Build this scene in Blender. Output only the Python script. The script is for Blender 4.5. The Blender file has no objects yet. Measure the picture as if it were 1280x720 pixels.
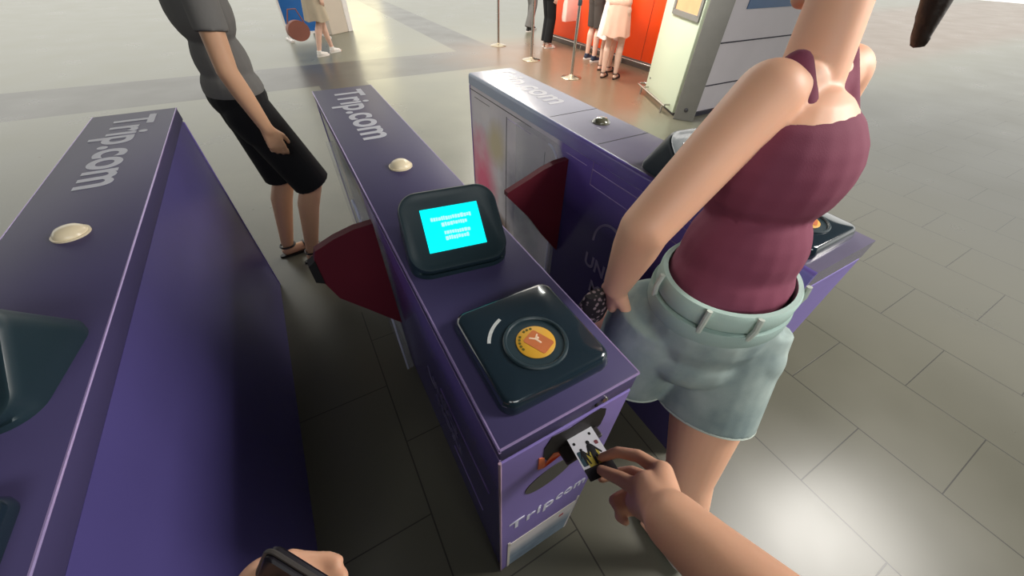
import bpy, bmesh, math, random
from mathutils import Vector, Matrix, Euler
random.seed(4)
S = bpy.context.scene
COL = S.collection
V = Vector
PI = math.pi

# ------------------------------------------------------------------ camera
F_PX = 446.23
CAM = V((-0.09274, -0.18009, 1.51313))
ROT = Euler((0.8023, -0.0198, -0.5110), 'XYZ')
cd = bpy.data.cameras.new('camera'); cam = bpy.data.objects.new('camera', cd); COL.objects.link(cam)
cam.location = CAM; cam.rotation_euler = ROT
cd.sensor_width = 36; cd.lens = F_PX * 36 / 1280; cd.clip_start = 0.02; cd.clip_end = 200
S.camera = cam
RM = ROT.to_matrix()
def at(px, py, d):                       # measured point at depth d (used for the two hands only)
    return CAM + RM @ V(((px - 640) / F_PX, (360 - py) / F_PX, -1)) * d

# ------------------------------------------------------------------ materials
def lin(c):
    return tuple(((x / 255) / 12.92 if x / 255 <= 0.04045 else ((x / 255 + 0.055) / 1.055) ** 2.4) for x in c)
MATS = {}
def mat(name, rgb, rough=0.5, metal=0.0, spec=0.5, var=0.12, vscale=8.0, bump=0.0, bscale=200.0, coat=0.0,
        emit=None, estr=0.0, alpha=1.0, trans=0.0, sss=0.0, ior=1.45):
    if name in MATS: return MATS[name]
    m = bpy.data.materials.new(name); m.use_nodes = True
    nt = m.node_tree; b = nt.nodes['Principled BSDF']
    c = lin(rgb)
    tc = nt.nodes.new('ShaderNodeTexCoord')
    n = nt.nodes.new('ShaderNodeTexNoise'); n.inputs['Scale'].default_value = vscale; n.inputs['Detail'].default_value = 4
    nt.links.new(tc.outputs['Object'], n.inputs['Vector'])
    mx = nt.nodes.new('ShaderNodeMix'); mx.data_type = 'RGBA'
    mx.inputs['A'].default_value = tuple(x * (1 - var) for x in c) + (1,)
    mx.inputs['B'].default_value = tuple(min(1, x * (1 + var)) for x in c) + (1,)
    nt.links.new(n.outputs['Fac'], mx.inputs['Factor'])
    nt.links.new(mx.outputs['Result'], b.inputs['Base Color'])
    b.inputs['Roughness'].default_value = rough; b.inputs['Metallic'].default_value = metal
    b.inputs['Specular IOR Level'].default_value = spec; b.inputs['Coat Weight'].default_value = coat
    b.inputs['Coat Roughness'].default_value = 0.08
    b.inputs['Transmission Weight'].default_value = trans; b.inputs['IOR'].default_value = ior
    b.inputs['Alpha'].default_value = alpha
    if sss:
        b.inputs['Subsurface Weight'].default_value = sss
        b.inputs['Subsurface Radius'].default_value = (0.02, 0.008, 0.004)
        b.inputs['Subsurface Scale'].default_value = 0.4
    if emit:
        b.inputs['Emission Color'].default_value = lin(emit) + (1,); b.inputs['Emission Strength'].default_value = estr
    if bump:
        n2 = nt.nodes.new('ShaderNodeTexNoise'); n2.inputs['Scale'].default_value = bscale; n2.inputs['Detail'].default_value = 3
        nt.links.new(tc.outputs['Object'], n2.inputs['Vector'])
        bp = nt.nodes.new('ShaderNodeBump'); bp.inputs['Strength'].default_value = bump; bp.inputs['Distance'].default_value = 0.002
        nt.links.new(n2.outputs['Fac'], bp.inputs['Height']); nt.links.new(bp.outputs['Normal'], b.inputs['Normal'])
    MATS[name] = m
    return m
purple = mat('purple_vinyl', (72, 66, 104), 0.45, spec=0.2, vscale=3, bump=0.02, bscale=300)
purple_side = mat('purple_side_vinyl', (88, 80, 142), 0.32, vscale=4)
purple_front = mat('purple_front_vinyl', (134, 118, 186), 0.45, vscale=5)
edge_m = mat('bright_trim', (170, 150, 200), 0.25, 0.3)
steel = mat('brushed_steel', (190, 186, 180), 0.25, 1.0)
brass = mat('warm_polished_steel', (205, 190, 165), 0.22, 1.0)
dsteel = mat('dark_steel', (90, 88, 92), 0.4, 0.7)
blackp = mat('black_plastic', (34, 52, 60), 0.42, coat=0.08)
blackr = mat('black_rubber', (24, 22, 22), 0.7)
slot_dark = mat('slot_dark_plate', (22, 17, 17), 0.6)
cyan = mat('screen_cyan', (0, 210, 220), 0.3, emit=(0, 240, 240), estr=0.95, var=0.0)
stext = mat('screen_text', (200, 210, 220), 0.3, emit=(150, 225, 235), estr=0.9, var=0.0)
redlit = mat('red_lit_cross', (230, 40, 40), 0.3, emit=(250, 60, 50), estr=1.3, var=0.0)
letter = mat('grey_lettering', (196, 196, 208), 0.45, vscale=30)
letterw = mat('white_lettering', (225, 225, 240), 0.4)
letterd = mat('dim_lettering', (136, 130, 156), 0.5)
yellow = mat('yellow_sticker', (214, 160, 48), 0.5, var=0.1, vscale=30)
orangec = mat('orange_print', (196, 110, 62), 0.5, vscale=40)
olive = mat('olive_print', (90, 84, 20), 0.5)
whitep = mat('white_print', (232, 226, 215), 0.45, vscale=30, var=0.08)
paleb = mat('pale_blue_print', (150, 180, 205), 0.45, vscale=25, var=0.25)
maroon = mat('maroon_panel', (90, 18, 34), 0.6, vscale=6)
domew = mat('dome_cream', (238, 222, 190), 0.25)
domes = mat('dome_smoked', (100, 98, 82), 0.12, coat=1.0)
greyov = mat('grey_oval_window', (84, 82, 78), 0.3)
orange = mat('orange_counter', (238, 74, 18), 0.35, vscale=2, var=0.1)
orange_dim = mat('amber_glow', (196, 104, 62), 0.5, emit=(150, 60, 30), estr=0.12, var=0.1)
kioskw = mat('kiosk_cream', (222, 232, 206), 0.35, vscale=2, var=0.04)
greyp = mat('grey_post', (132, 130, 126), 0.45, 0.1)
greywall = mat('grey_panel', (204, 198, 204), 0.4, vscale=2, var=0.1)
columnm = mat('beige_column', (205, 192, 176), 0.5, vscale=2, var=0.05)
columnw = mat('white_trim_paint', (232, 226, 222), 0.5)
bluem = mat('blue_board', (24, 96, 168), 0.4)
acryl = mat('clear_acrylic', (205, 208, 214), 0.12, alpha=0.22, var=0.05)
skin_w = mat('skin_warm', (246, 188, 156), 0.5, vscale=9, var=0.08, bump=0.05, bscale=120, sss=0.12)
skin_a = mat('skin_photographer', (220, 168, 138), 0.52, vscale=14, var=0.12, bump=0.1, bscale=140, sss=0.1)
skin_b = mat('skin_tan', (206, 160, 128), 0.5, vscale=9, var=0.08, sss=0.08)
skin_c = mat('skin_pale', (226, 186, 166), 0.5, vscale=9, var=0.06, sss=0.08)
nail = mat('nail', (232, 186, 170), 0.25)
hair = mat('dark_hair', (38, 26, 20), 0.45, bump=0.6, bscale=90, vscale=40, var=0.4)
eyew = mat('eye_white', (235, 230, 225), 0.15); eyed = mat('eye_iris', (45, 28, 18), 0.1); lips = mat('lips', (178, 96, 88), 0.4)
top_m = mat('maroon_jersey', (128, 62, 84), 0.85, vscale=5, var=0.12, bump=0.15, bscale=500)
denim_in = mat('denim_stitch', (198, 208, 198), 0.8)
blackcl = mat('black_cloth', (14, 14, 17), 0.9, bump=0.3, bscale=60)
greycl = mat('grey_cloth', (110, 108, 106), 0.9, bump=0.3, bscale=60)
dgreycl = mat('charcoal_cloth', (74, 66, 62), 0.9, bump=0.3, bscale=60)
whitecl = mat('white_cloth', (228, 218, 212), 0.9, bump=0.3, bscale=60)
pinkcl = mat('pink_cloth', (238, 186, 164), 0.9, bump=0.3, bscale=60)
beigecl = mat('beige_cloth', (182, 168, 146), 0.9, bump=0.3, bscale=60)
brownbag = mat('red_brown_leather', (138, 84, 70), 0.5)
navysh = mat('navy_shoe', (44, 52, 72), 0.6); whitesh = mat('white_shoe', (228, 222, 216), 0.5); blacksh = mat('black_strap', (25, 22, 22), 0.4)
yellowsh = mat('ochre_strap', (190, 160, 90), 0.5)

def denim_mat():
    m = bpy.data.materials.new('pale_denim'); m.use_nodes = True; nt = m.node_tree; b = nt.nodes['Principled BSDF']
    tc = nt.nodes.new('ShaderNodeTexCoord'); n = nt.nodes.new('ShaderNodeTexNoise'); n.inputs['Scale'].default_value = 9; n.inputs['Detail'].default_value = 8
    w = nt.nodes.new('ShaderNodeTexNoise'); w.inputs['Scale'].default_value = 700
    nt.links.new(tc.outputs['Object'], n.inputs['Vector']); nt.links.new(tc.outputs['Object'], w.inputs['Vector'])
    r = nt.nodes.new('ShaderNodeValToRGB'); nt.links.new(n.outputs['Fac'], r.inputs['Fac'])
    r.color_ramp.elements[0].position = 0.3; r.color_ramp.elements[0].color = lin((122, 140, 142)) + (1,)
    r.color_ramp.elements[1].position = 0.7; r.color_ramp.elements[1].color = lin((180, 194, 188)) + (1,)
    nt.links.new(r.outputs['Color'], b.inputs['Base Color']); b.inputs['Roughness'].default_value = 0.9
    bp = nt.nodes.new('ShaderNodeBump'); bp.inputs['Strength'].default_value = 0.3; bp.inputs['Distance'].default_value = 0.001
    nt.links.new(w.outputs['Fac'], bp.inputs['Height']); nt.links.new(bp.outputs['Normal'], b.inputs['Normal'])
    return m
denim = denim_mat()

def M_(nt, op, a, b=None, c=None):
    n = nt.nodes.new('ShaderNodeMath'); n.operation = op
    for i, x in enumerate((a, b, c)):
        if x is None: continue
        if isinstance(x, (int, float)): n.inputs[i].default_value = x
        else: nt.links.new(x, n.inputs[i])
    return n.outputs[0]
def box_mask(nt, sx, sy, x0, x1, y0, y1):
    a = M_(nt, 'MULTIPLY', M_(nt, 'GREATER_THAN', sx, x0), M_(nt, 'LESS_THAN', sx, x1))
    b = M_(nt, 'MULTIPLY', M_(nt, 'GREATER_THAN', sy, y0), M_(nt, 'LESS_THAN', sy, y1))
    return M_(nt, 'MULTIPLY', a, b)
def mixc(nt, f, a, b):
    mx = nt.nodes.new('ShaderNodeMix'); mx.data_type = 'RGBA'
    nt.links.new(f, mx.inputs['Factor'])
    for k, v in (('A', a), ('B', b)):
        if isinstance(v, tuple): mx.inputs[k].default_value = v
        else: nt.links.new(v, mx.inputs[k])
    return mx.outputs['Result']

def floor_mat():
    m = bpy.data.materials.new('station_floor_stone'); m.use_nodes = True; nt = m.node_tree; b = nt.nodes['Principled BSDF']
    tc = nt.nodes.new('ShaderNodeTexCoord'); sp = nt.nodes.new('ShaderNodeSeparateXYZ'); nt.links.new(tc.outputs['Object'], sp.inputs[0])
    x, y = sp.outputs['X'], sp.outputs['Y']
    n = nt.nodes.new('ShaderNodeTexNoise'); n.inputs['Scale'].default_value = 1.6; n.inputs['Detail'].default_value = 7
    nt.links.new(tc.outputs['Object'], n.inputs['Vector'])
    n2 = nt.nodes.new('ShaderNodeTexNoise'); n2.inputs['Scale'].default_value = 60; n2.inputs['Detail'].default_value = 3
    nt.links.new(tc.outputs['Object'], n2.inputs['Vector'])
    r = nt.nodes.new('ShaderNodeValToRGB'); nt.links.new(n.outputs['Fac'], r.inputs['Fac'])
    r.color_ramp.elements[0].position = 0.25; r.color_ramp.elements[0].color = lin((104, 103, 88)) + (1,)
    r.color_ramp.elements[1].position = 0.8; r.color_ramp.elements[1].color = lin((130, 128, 112)) + (1,)
    col = r.outputs['Color']
    # dark inlaid bands
    masks = [box_mask(nt, x, y, -30, 30, 6.05, 7.35), box_mask(nt, x, y, 0.30, 0.95, -20, 6.1), box_mask(nt, x, y, 2.95, 3.75, 7.3, 60),
             box_mask(nt, x, y, 3.2, 30, -20, 6.1)]
    tot = masks[0]
    for k in masks[1:3]: tot = M_(nt, 'MAXIMUM', tot, k)
    tot = M_(nt, 'MULTIPLY', tot, M_(nt, 'GREATER_THAN', y, 3.4))
    col = mixc(nt, tot, col, lin((78, 74, 68)) + (1,))
    # brown tint painted in for the orange counter's reflection on the floor
    def ramp(v, a, b_):
        q = nt.nodes.new('ShaderNodeMapRange'); q.interpolation_type = 'SMOOTHSTEP'; q.inputs['From Min'].default_value = a; q.inputs['From Max'].default_value = b_; nt.links.new(v, q.inputs['Value']); return q.outputs[0]
    xn = M_(nt, 'ADD', x, M_(nt, 'MULTIPLY', n.outputs['Fac'], 1.2))
    col = mixc(nt, M_(nt, 'MULTIPLY', ramp(xn, 2.6, 4.6), M_(nt, 'MULTIPLY', ramp(y, 8.6, 6.8), ramp(y, 2.6, 3.6))), col, lin((124, 98, 78)) + (1,))
    # fine grain
    col = mixc(nt, M_(nt, 'MULTIPLY', n2.outputs['Fac'], 0.25), col, lin((70, 70, 60)) + (1,))
    nt_ = nt.nodes.new('ShaderNodeMapRange'); nt_.interpolation_type = 'SMOOTHSTEP'; nt_.inputs['From Min'].default_value = 3.2; nt_.inputs['From Max'].default_value = 1.2; nt.links.new(y, nt_.inputs['Value'])  # near floor darkened in colour, standing in for the dimmer light there
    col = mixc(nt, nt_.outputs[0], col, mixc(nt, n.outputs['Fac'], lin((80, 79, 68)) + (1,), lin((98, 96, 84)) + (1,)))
    # joints: columns 0.44 wide, tiles 0.6 long, every other column shifted by half a tile
    u = M_(nt, 'DIVIDE', M_(nt, 'ADD', x, 0.145), 0.44)
    ci = M_(nt, 'FLOOR', u); fu = M_(nt, 'FRACT', u)
    odd = M_(nt, 'FLOORED_MODULO', ci, 2.0)
    w = M_(nt, 'DIVIDE', M_(nt, 'ADD', y, M_(nt, 'ADD', 0.03, M_(nt, 'MULTIPLY', odd, -0.30))), 0.6)
    # keep the joints of the near columns where the photograph has them
    fw = M_(nt, 'FRACT', M_(nt, 'ADD', w, 100.0))
    g1 = M_(nt, 'LESS_THAN', M_(nt, 'MINIMUM', fu, M_(nt, 'SUBTRACT', 1.0, fu)), 0.006)
    g2 = M_(nt, 'LESS_THAN', M_(nt, 'MINIMUM', fw, M_(nt, 'SUBTRACT', 1.0, fw)), 0.0035)
    g = M_(nt, 'MULTIPLY', M_(nt, 'MAXIMUM', g1, g2), M_(nt, 'LESS_THAN', y, 1.4))
    col = mixc(nt, g, col, lin((50, 48, 44)) + (1,))
    nt.links.new(col, b.inputs['Base Color'])
    rr = nt.nodes.new('ShaderNodeMapRange'); rr.inputs['To Min'].default_value = 0.22; rr.inputs['To Max'].default_value = 0.38
    nt.links.new(n.outputs['Fac'], rr.inputs['Value']); nt.links.new(rr.outputs[0], b.inputs['Roughness'])
    bp = nt.nodes.new('ShaderNodeBump'); bp.inputs['Strength'].default_value = 0.25; bp.inputs['Distance'].default_value = 0.002; bp.invert = True
    nt.links.new(g, bp.inputs['Height']); nt.links.new(bp.outputs['Normal'], b.inputs['Normal'])
    return m

def wrap_side_mat(pink=True):                      # printed film on the right gate's aisle side, object coordinates = gate coordinates
    m = bpy.data.materials.new('printed_side_film'); m.use_nodes = True; nt = m.node_tree; b = nt.nodes['Principled BSDF']
    tc = nt.nodes.new('ShaderNodeTexCoord'); sp = nt.nodes.new('ShaderNodeSeparateXYZ'); nt.links.new(tc.outputs['Object'], sp.inputs[0])
    y, z = sp.outputs['Y'], sp.outputs['Z']
    n = nt.nodes.new('ShaderNodeTexNoise'); n.inputs['Scale'].default_value = 5; n.inputs['Detail'].default_value = 5
    nt.links.new(tc.outputs['Object'], n.inputs['Vector']); nf = n.outputs['Fac']
    pale = mixc(nt, nf, lin((196, 190, 210)) + (1,), lin((246, 240, 246)) + (1,))
    def blob(cy, cz, ry, rz, soft=0.8):
        a = M_(nt, 'POWER', M_(nt, 'DIVIDE', M_(nt, 'SUBTRACT', y, cy), ry), 2.0)
        c = M_(nt, 'POWER', M_(nt, 'DIVIDE', M_(nt, 'SUBTRACT', z, cz), rz), 2.0)
        d = M_(nt, 'ADD', M_(nt, 'SQRT', M_(nt, 'ADD', a, c)), M_(nt, 'MULTIPLY', M_(nt, 'SUBTRACT', nf, 0.5), 0.9))
        mr = nt.nodes.new('ShaderNodeMapRange'); mr.inputs['From Min'].default_value = 1.0; mr.inputs['From Max'].default_value = 1.0 - soft
        nt.links.new(d, mr.inputs['Value']); return mr.outputs[0]
    pale = mixc(nt, blob(1.62, 0.12, 0.6, 0.22), pale, lin((150, 148, 120)) + (1,))
    if pink: pale = mixc(nt, blob(1.74, 0.42, 0.26, 0.36), pale, lin((250, 112, 155)) + (1,))
    else: pale = mixc(nt, nf, lin((150, 158, 145)) + (1,), lin((205, 208, 196)) + (1,))
    pale = mixc(nt, blob(1.25, 0.50, 0.28, 0.32), pale, lin((96, 100, 128)) + (1,))
    pale = mixc(nt, blob(1.55, 0.72, 0.14, 0.16), pale, lin((214, 200, 170)) + (1,))
    pale = mixc(nt, blob(1.50, 0.20, 0.16, 0.14), pale, lin((128, 84, 60)) + (1,))
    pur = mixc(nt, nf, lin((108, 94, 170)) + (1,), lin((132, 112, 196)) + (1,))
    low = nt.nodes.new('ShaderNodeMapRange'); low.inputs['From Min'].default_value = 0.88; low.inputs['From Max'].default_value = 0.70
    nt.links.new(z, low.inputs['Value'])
    pur = mixc(nt, low.outputs[0], pur, lin((66, 60, 104) if pink else (84, 76, 134)) + (1,))  # purple darkened downward in colour, standing in for the aisle's shade
    f = nt.nodes.new('ShaderNodeMapRange'); f.inputs['From Min'].default_value = 1.0; f.inputs['From Max'].default_value = 0.96
    nt.links.new(y, f.inputs['Value'])
    nt.links.new(mixc(nt, f.outputs[0], pale, pur), b.inputs['Base Color']); b.inputs['Roughness'].default_value = 0.25
    return m
def wrap_top_mat():  # lid pales toward the far end in colour, imitating a grazing reflection
    m = bpy.data.materials.new('reflection_tinted_top'); m.use_nodes = True; nt = m.node_tree; b = nt.nodes['Principled BSDF']
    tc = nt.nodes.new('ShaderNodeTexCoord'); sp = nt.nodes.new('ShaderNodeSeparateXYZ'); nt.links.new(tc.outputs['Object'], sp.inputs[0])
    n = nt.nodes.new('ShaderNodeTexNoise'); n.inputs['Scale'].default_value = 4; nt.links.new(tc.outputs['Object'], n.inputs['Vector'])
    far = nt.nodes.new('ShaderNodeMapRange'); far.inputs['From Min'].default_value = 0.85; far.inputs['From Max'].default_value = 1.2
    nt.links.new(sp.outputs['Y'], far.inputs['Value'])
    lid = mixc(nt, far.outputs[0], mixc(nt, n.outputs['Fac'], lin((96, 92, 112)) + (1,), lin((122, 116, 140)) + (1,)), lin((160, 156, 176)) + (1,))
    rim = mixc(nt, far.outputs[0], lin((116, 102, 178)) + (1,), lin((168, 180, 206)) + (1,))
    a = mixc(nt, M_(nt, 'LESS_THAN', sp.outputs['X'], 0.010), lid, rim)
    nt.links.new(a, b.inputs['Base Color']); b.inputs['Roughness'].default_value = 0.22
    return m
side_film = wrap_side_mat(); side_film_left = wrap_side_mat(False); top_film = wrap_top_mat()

# ------------------------------------------------------------------ object helpers
def link(name, me, m=None, parent=None, loc=None, smooth=False):
    o = bpy.data.objects.new(name, me); COL.objects.link(o)
    if m is not None and me is not None and not me.materials: me.materials.append(m)
    if parent is not None: o.parent = parent
    if loc is not None: o.location = loc
    if smooth and me is not None:
        for p in me.polygons: p.use_smooth = True
    return o
def obj(name, bm, m, parent=None, smooth=False, loc=None):
    bmesh.ops.recalc_face_normals(bm, faces=bm.faces[:])
    me = bpy.data.meshes.new(name); bm.to_mesh(me); bm.free()
    o = link(name, me, m, parent, loc)
    if smooth:
        for p in me.polygons: p.use_smooth = True
        try: me.set_sharp_from_angle(angle=math.radians(38))
        except Exception: pass
    return o
def thing(name, label, cat, loc=(0, 0, 0), rz=0, group=None):
    o = bpy.data.objects.new(name, None); COL.objects.link(o); o.location = loc; o.rotation_euler = (0, 0, rz); o.empty_display_size = 0.1
    return tag(o, label, cat, group)
def tag(o, label, cat, group=None):
    o['label'] = label; o['category'] = cat
    if group: o['group'] = group
    return o
def box(bm, x0, x1, y0, y1, z0, z1, bev=0.0, seg=2, mtx=None):
    r = bmesh.ops.create_cube(bm, size=1)
    vs = r['verts']
    for v in vs: v.co = V(((x0 + x1) / 2 + v.co.x * (x1 - x0), (y0 + y1) / 2 + v.co.y * (y1 - y0), (z0 + z1) / 2 + v.co.z * (z1 - z0)))
    if bev:
        es = list({e for v in vs for e in v.link_edges})
        out = bmesh.ops.bevel(bm, geom=es, offset=bev, segments=seg, profile=0.5, affect='EDGES')
        vs = list({v for f in out['faces'] for v in f.verts} | {v for v in vs if v.is_valid})
    if mtx is not None:
        for v in vs:
            if v.is_valid: v.co = mtx @ v.co
    return bm
def NB(): return bmesh.new()
def loft(bm, rings, cap0=True, cap1=True):
    R = [[bm.verts.new(p) for p in r] for r in rings]
    n = len(R[0])
    for a, b in zip(R, R[1:]):
        for i in range(n):
            bm.faces.new((a[i], a[(i + 1) % n], b[(i + 1) % n], b[i]))
    if cap0: bm.faces.new(list(reversed(R[0])))
    if cap1: bm.faces.new(R[-1])
    return bm
def rrect(w, h, r, k=6):
    pts = []
    for cx, cy, a0 in ((w / 2 - r, h / 2 - r, 0), (-w / 2 + r, h / 2 - r, 90), (-w / 2 + r, -h / 2 + r, 180), (w / 2 - r, -h / 2 + r, 270)):
        for i in range(k + 1):
            a = math.radians(a0 + 90 * i / k); pts.append((cx + r * math.cos(a), cy + r * math.sin(a)))
    return pts
def frame(d):
    d = d.normalized(); a = V((0, 0, 1)) if abs(d.z) < 0.9 else V((1, 0, 0))
    u = d.cross(a).normalized(); return u, d.cross(u).normalized()
def lathe(bm, prof, n=32, c=(0, 0, 0), ax=(0, 0, 1)):
    ax = V(ax).normalized(); u, w = frame(ax); c = V(c)
    rings = [[c + ax * z + (u * math.cos(2 * PI * i / n) + w * math.sin(2 * PI * i / n)) * max(r, 1e-5) for i in range(n)] for r, z in prof]
    return loft(bm, rings)
def tube(bm, pts, r, n=8):
    pts = [V(p) for p in pts]; rings = []
    for i, p in enumerate(pts):
        d = (pts[min(i + 1, len(pts) - 1)] - pts[max(i - 1, 0)]); u, w = frame(d)
        if i and u.dot(pu) < 0: u, w = -u, -w
        pu = u
        rr = r[i] if isinstance(r, (list, tuple)) else r
        rings.append([p + (u * math.cos(2 * PI * k / n) + w * math.sin(2 * PI * k / n)) * rr for k in range(n)])
    return loft(bm, rings)
def text(name, s, size, m, parent, mtx, bold=0.0, sx=1.0, depth=0.0006, spacing=1.0):
    cu = bpy.data.curves.new('t', 'FONT'); cu.body = s; cu.size = size; cu.extrude = depth; cu.offset = bold; cu.space_character = spacing
    cu.align_x = 'CENTER'; cu.align_y = 'CENTER'
    o = bpy.data.objects.new('t', cu); COL.objects.link(o)
    dg = bpy.context.evaluated_depsgraph_get(); me = bpy.data.meshes.new_from_object(o.evaluated_get(dg))
    bpy.data.objects.remove(o); bpy.data.curves.remove(cu)
    me.transform(mtx @ Matrix.Diagonal((sx, 1, 1, 1))); me.materials.clear()
    return link(name, me, m, parent)
def basis(x, y, c):                       # 4x4 whose x axis is text direction, y axis is text up
    x = V(x).normalized(); y = V(y).normalized(); z = x.cross(y)
    m = Matrix((x, y, z)).transposed().to_4x4(); m.translation = V(c); return m

# ------------------------------------------------------------------ organic surfaces
def capsule(bm, p0, r0, p1, r1, n=28, k=7):
    p0, p1 = V(p0), V(p1); d = p1 - p0
    if d.length < 1e-6: d = V((0, 0, 1e-4))
    ax = d.normalized(); u, w = frame(ax); rings = []
    for i in range(k + 1):
        a = -PI / 2 + PI / 2 * i / k; rings.append((p0 + ax * r0 * math.sin(a), max(r0 * math.cos(a), 1e-4)))
    for i in range(k + 1):
        a = PI / 2 * i / k; rings.append((p1 + ax * r1 * math.sin(a), max(r1 * math.cos(a), 1e-4)))
    loft(bm, [[c + (u * math.cos(2 * PI * j / n) + w * math.sin(2 * PI * j / n)) * r for j in range(n)] for c, r in rings])
def frustum(bm, p0, r0, p1, r1, n=28, sq=1.0, side=None):
    p0, p1 = V(p0), V(p1); ax = (p1 - p0).normalized()
    if side is not None:
        u = (V(side) - ax * V(side).dot(ax)).normalized(); w = ax.cross(u)
    else: u, w = frame(ax)
    loft(bm, [[c + (u * math.cos(2 * PI * j / n) + w * sq * math.sin(2 * PI * j / n)) * r for j in range(n)] for c, r in ((p0, r0), (p1, r1))])
def ellipsoid(bm, c, r, rot=None, n=20, k=12):
    c = V(c); rot = rot or Matrix.Identity(3); rings = []
    for i in range(k + 1):
        a = -PI / 2 + PI * i / k; q = max(math.cos(a), 1e-3)
        rings.append([c + rot @ V((r[0] * q * math.cos(2 * PI * j / n), r[1] * q * math.sin(2 * PI * j / n), r[2] * math.sin(a))) for j in range(n)])
    loft(bm, rings)
def build(prims):
    bm = NB()
    for p in prims:
        k = p[0]
        if k == 'c': capsule(bm, *p[1:])
        elif k == 'f': frustum(bm, *p[1:])
        elif k == 'e': ellipsoid(bm, *p[1:])
        elif k == 'b': box(bm, *p[1:])
    return bm
def fused(name, prims, m, parent, voxel=0.006, smooth=6, cuts=(), sfac=0.5):
    """one continuous skin over all the primitives"""
    bm = build(prims); bmesh.ops.recalc_face_normals(bm, faces=bm.faces[:])
    me = bpy.data.meshes.new('tmp'); bm.to_mesh(me); bm.free()
    o = bpy.data.objects.new('tmp', me); COL.objects.link(o)
    md = o.modifiers.new('r', 'REMESH'); md.mode = 'VOXEL'; md.voxel_size = voxel; md.use_smooth_shade = True
    if smooth:
        sm = o.modifiers.new('s', 'SMOOTH'); sm.iterations = smooth; sm.factor = sfac
    dg = bpy.context.evaluated_depsgraph_get(); me2 = bpy.data.meshes.new_from_object(o.evaluated_get(dg))
    bpy.data.objects.remove(o); bpy.data.meshes.remove(me)
    if cuts:
        b2 = NB(); b2.from_mesh(me2)
        for co, no in cuts:
            r = bmesh.ops.bisect_plane(b2, geom=b2.verts[:] + b2.edges[:] + b2.faces[:], plane_co=V(co), plane_no=V(no), clear_outer=True)
            ed = [e for e in r['geom_cut'] if isinstance(e, bmesh.types.BMEdge)]
            if ed: bmesh.ops.edgeloop_fill(b2, edges=ed)
        b2.to_mesh(me2); b2.free()
    me2.materials.clear(); me2.name = name
    for p in me2.polygons: p.use_smooth = True
    return link(name, me2, m, parent)
def chain(pts, rs):
    return [('c', pts[i], rs[i], pts[i + 1], rs[i + 1]) for i in range(len(pts) - 1)]

def hand_prims(w, d, n, side, curls=(25, 30, 35, 40), thumb_curl=20, s=1.0, spread=4, nails=None):
    """w wrist, d wrist->knuckles, n back-of-hand normal, side = direction of the thumb. Returns primitives."""
    w, d, n = V(w), V(d).normalized(), V(n).normalized(); n = (n - d * n.dot(d)).normalized()
    t = V(side); t = (t - d * t.dot(d) - n * t.dot(n)).normalized()
    P = []
    offs = (0.028, 0.0095, -0.009, -0.026); L = (0.086, 0.082, 0.078, 0.071); fl = (0.072, 0.080, 0.074, 0.058); rr = (0.0088, 0.009, 0.0085, 0.0074)
    for k in range(4):
        kb = w + d * L[k] * s + t * offs[k] * s
        P.append(('c', w + t * offs[k] * 0.5 * s, 0.018 * s, kb, 0.0125 * s))
        a = 0; p = kb; sp = math.radians(spread * (1.5 - k)); r0 = rr[k] * s
        for j, (fr, cu) in enumerate(((0.45, 0.7), (0.3, 1.1), (0.25, 0.8))):
            a += math.radians(curls[k] * cu)
            dirv = (d * math.cos(a) - n * math.sin(a)) + t * math.tan(sp) * (1 if j == 0 else 0.5)
            q = p + dirv.normalized() * fl[k] * s * fr * 1.02
            P.append(('c', p, r0 * (1.06 - 0.06 * j), q, r0 * (1.0 - 0.07 * j))); p = q
        if nails is not None: nails.append((p, dirv.normalized(), n, r0 * 0.8))
    a0 = math.radians(thumb_curl)
    b = w + d * 0.02 * s + t * 0.022 * s - n * 0.006 * s
    m1 = b + (t * 0.62 + d * 0.7 - n * 0.3).normalized() * 0.042 * s
    m2 = m1 + (t * 0.35 + d * 0.95 - n * (0.2 + math.sin(a0))).normalized() * 0.034 * s
    m3 = m2 + (t * 0.1 + d * 1.0 - n * (0.2 + 1.6 * math.sin(a0))).normalized() * 0.026 * s
    P += [('c', b, 0.019 * s, m1, 0.0135 * s), ('c', m1, 0.0115 * s, m2, 0.0105 * s), ('c', m2, 0.0105 * s, m3, 0.0088 * s)]
    return P

def head_prims(c, f, s=1.0, tilt=0.0):
    """c head centre, f facing direction"""
    f = V(f).normalized(); up = V((0, 0, 1)); up = (up - f * up.dot(f)).normalized(); r = f.cross(up)
    R = Matrix((r, f, up)).transposed()
    def L(x, y, z): return V(c) + R @ V((x * s, y * s, z * s))
    P = [('e', L(0, -0.012, 0.03), (0.076 * s, 0.093 * s, 0.088 * s), R), ('e', L(0, 0.02, -0.035), (0.060 * s, 0.068 * s, 0.075 * s), R),
         ('e', L(0, 0.055, -0.088), (0.026 * s, 0.022 * s, 0.02 * s), R),
         ('c', L(0, 0.084, 0.012), 0.008 * s, L(0, 0.103, -0.022), 0.0125 * s), ('c', L(-0.012, 0.092, -0.026), 0.008 * s, L(0.012, 0.092, -0.026), 0.008 * s),
         ('c', L(-0.016, 0.078, -0.056), 0.009 * s, L(0.016, 0.078, -0.056), 0.009 * s),
         ('c', L(-0.045, 0.068, 0.026), 0.009 * s, L(-0.014, 0.083, 0.028), 0.009 * s), ('c', L(0.045, 0.068, 0.026), 0.009 * s, L(0.014, 0.083, 0.028), 0.009 * s),
         ('e', L(0.075, -0.005, -0.006), (0.009 * s, 0.018 * s, 0.03 * s), R), ('e', L(-0.075, -0.005, -0.006), (0.009 * s, 0.018 * s, 0.03 * s), R)]
    return P, L, R
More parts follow.
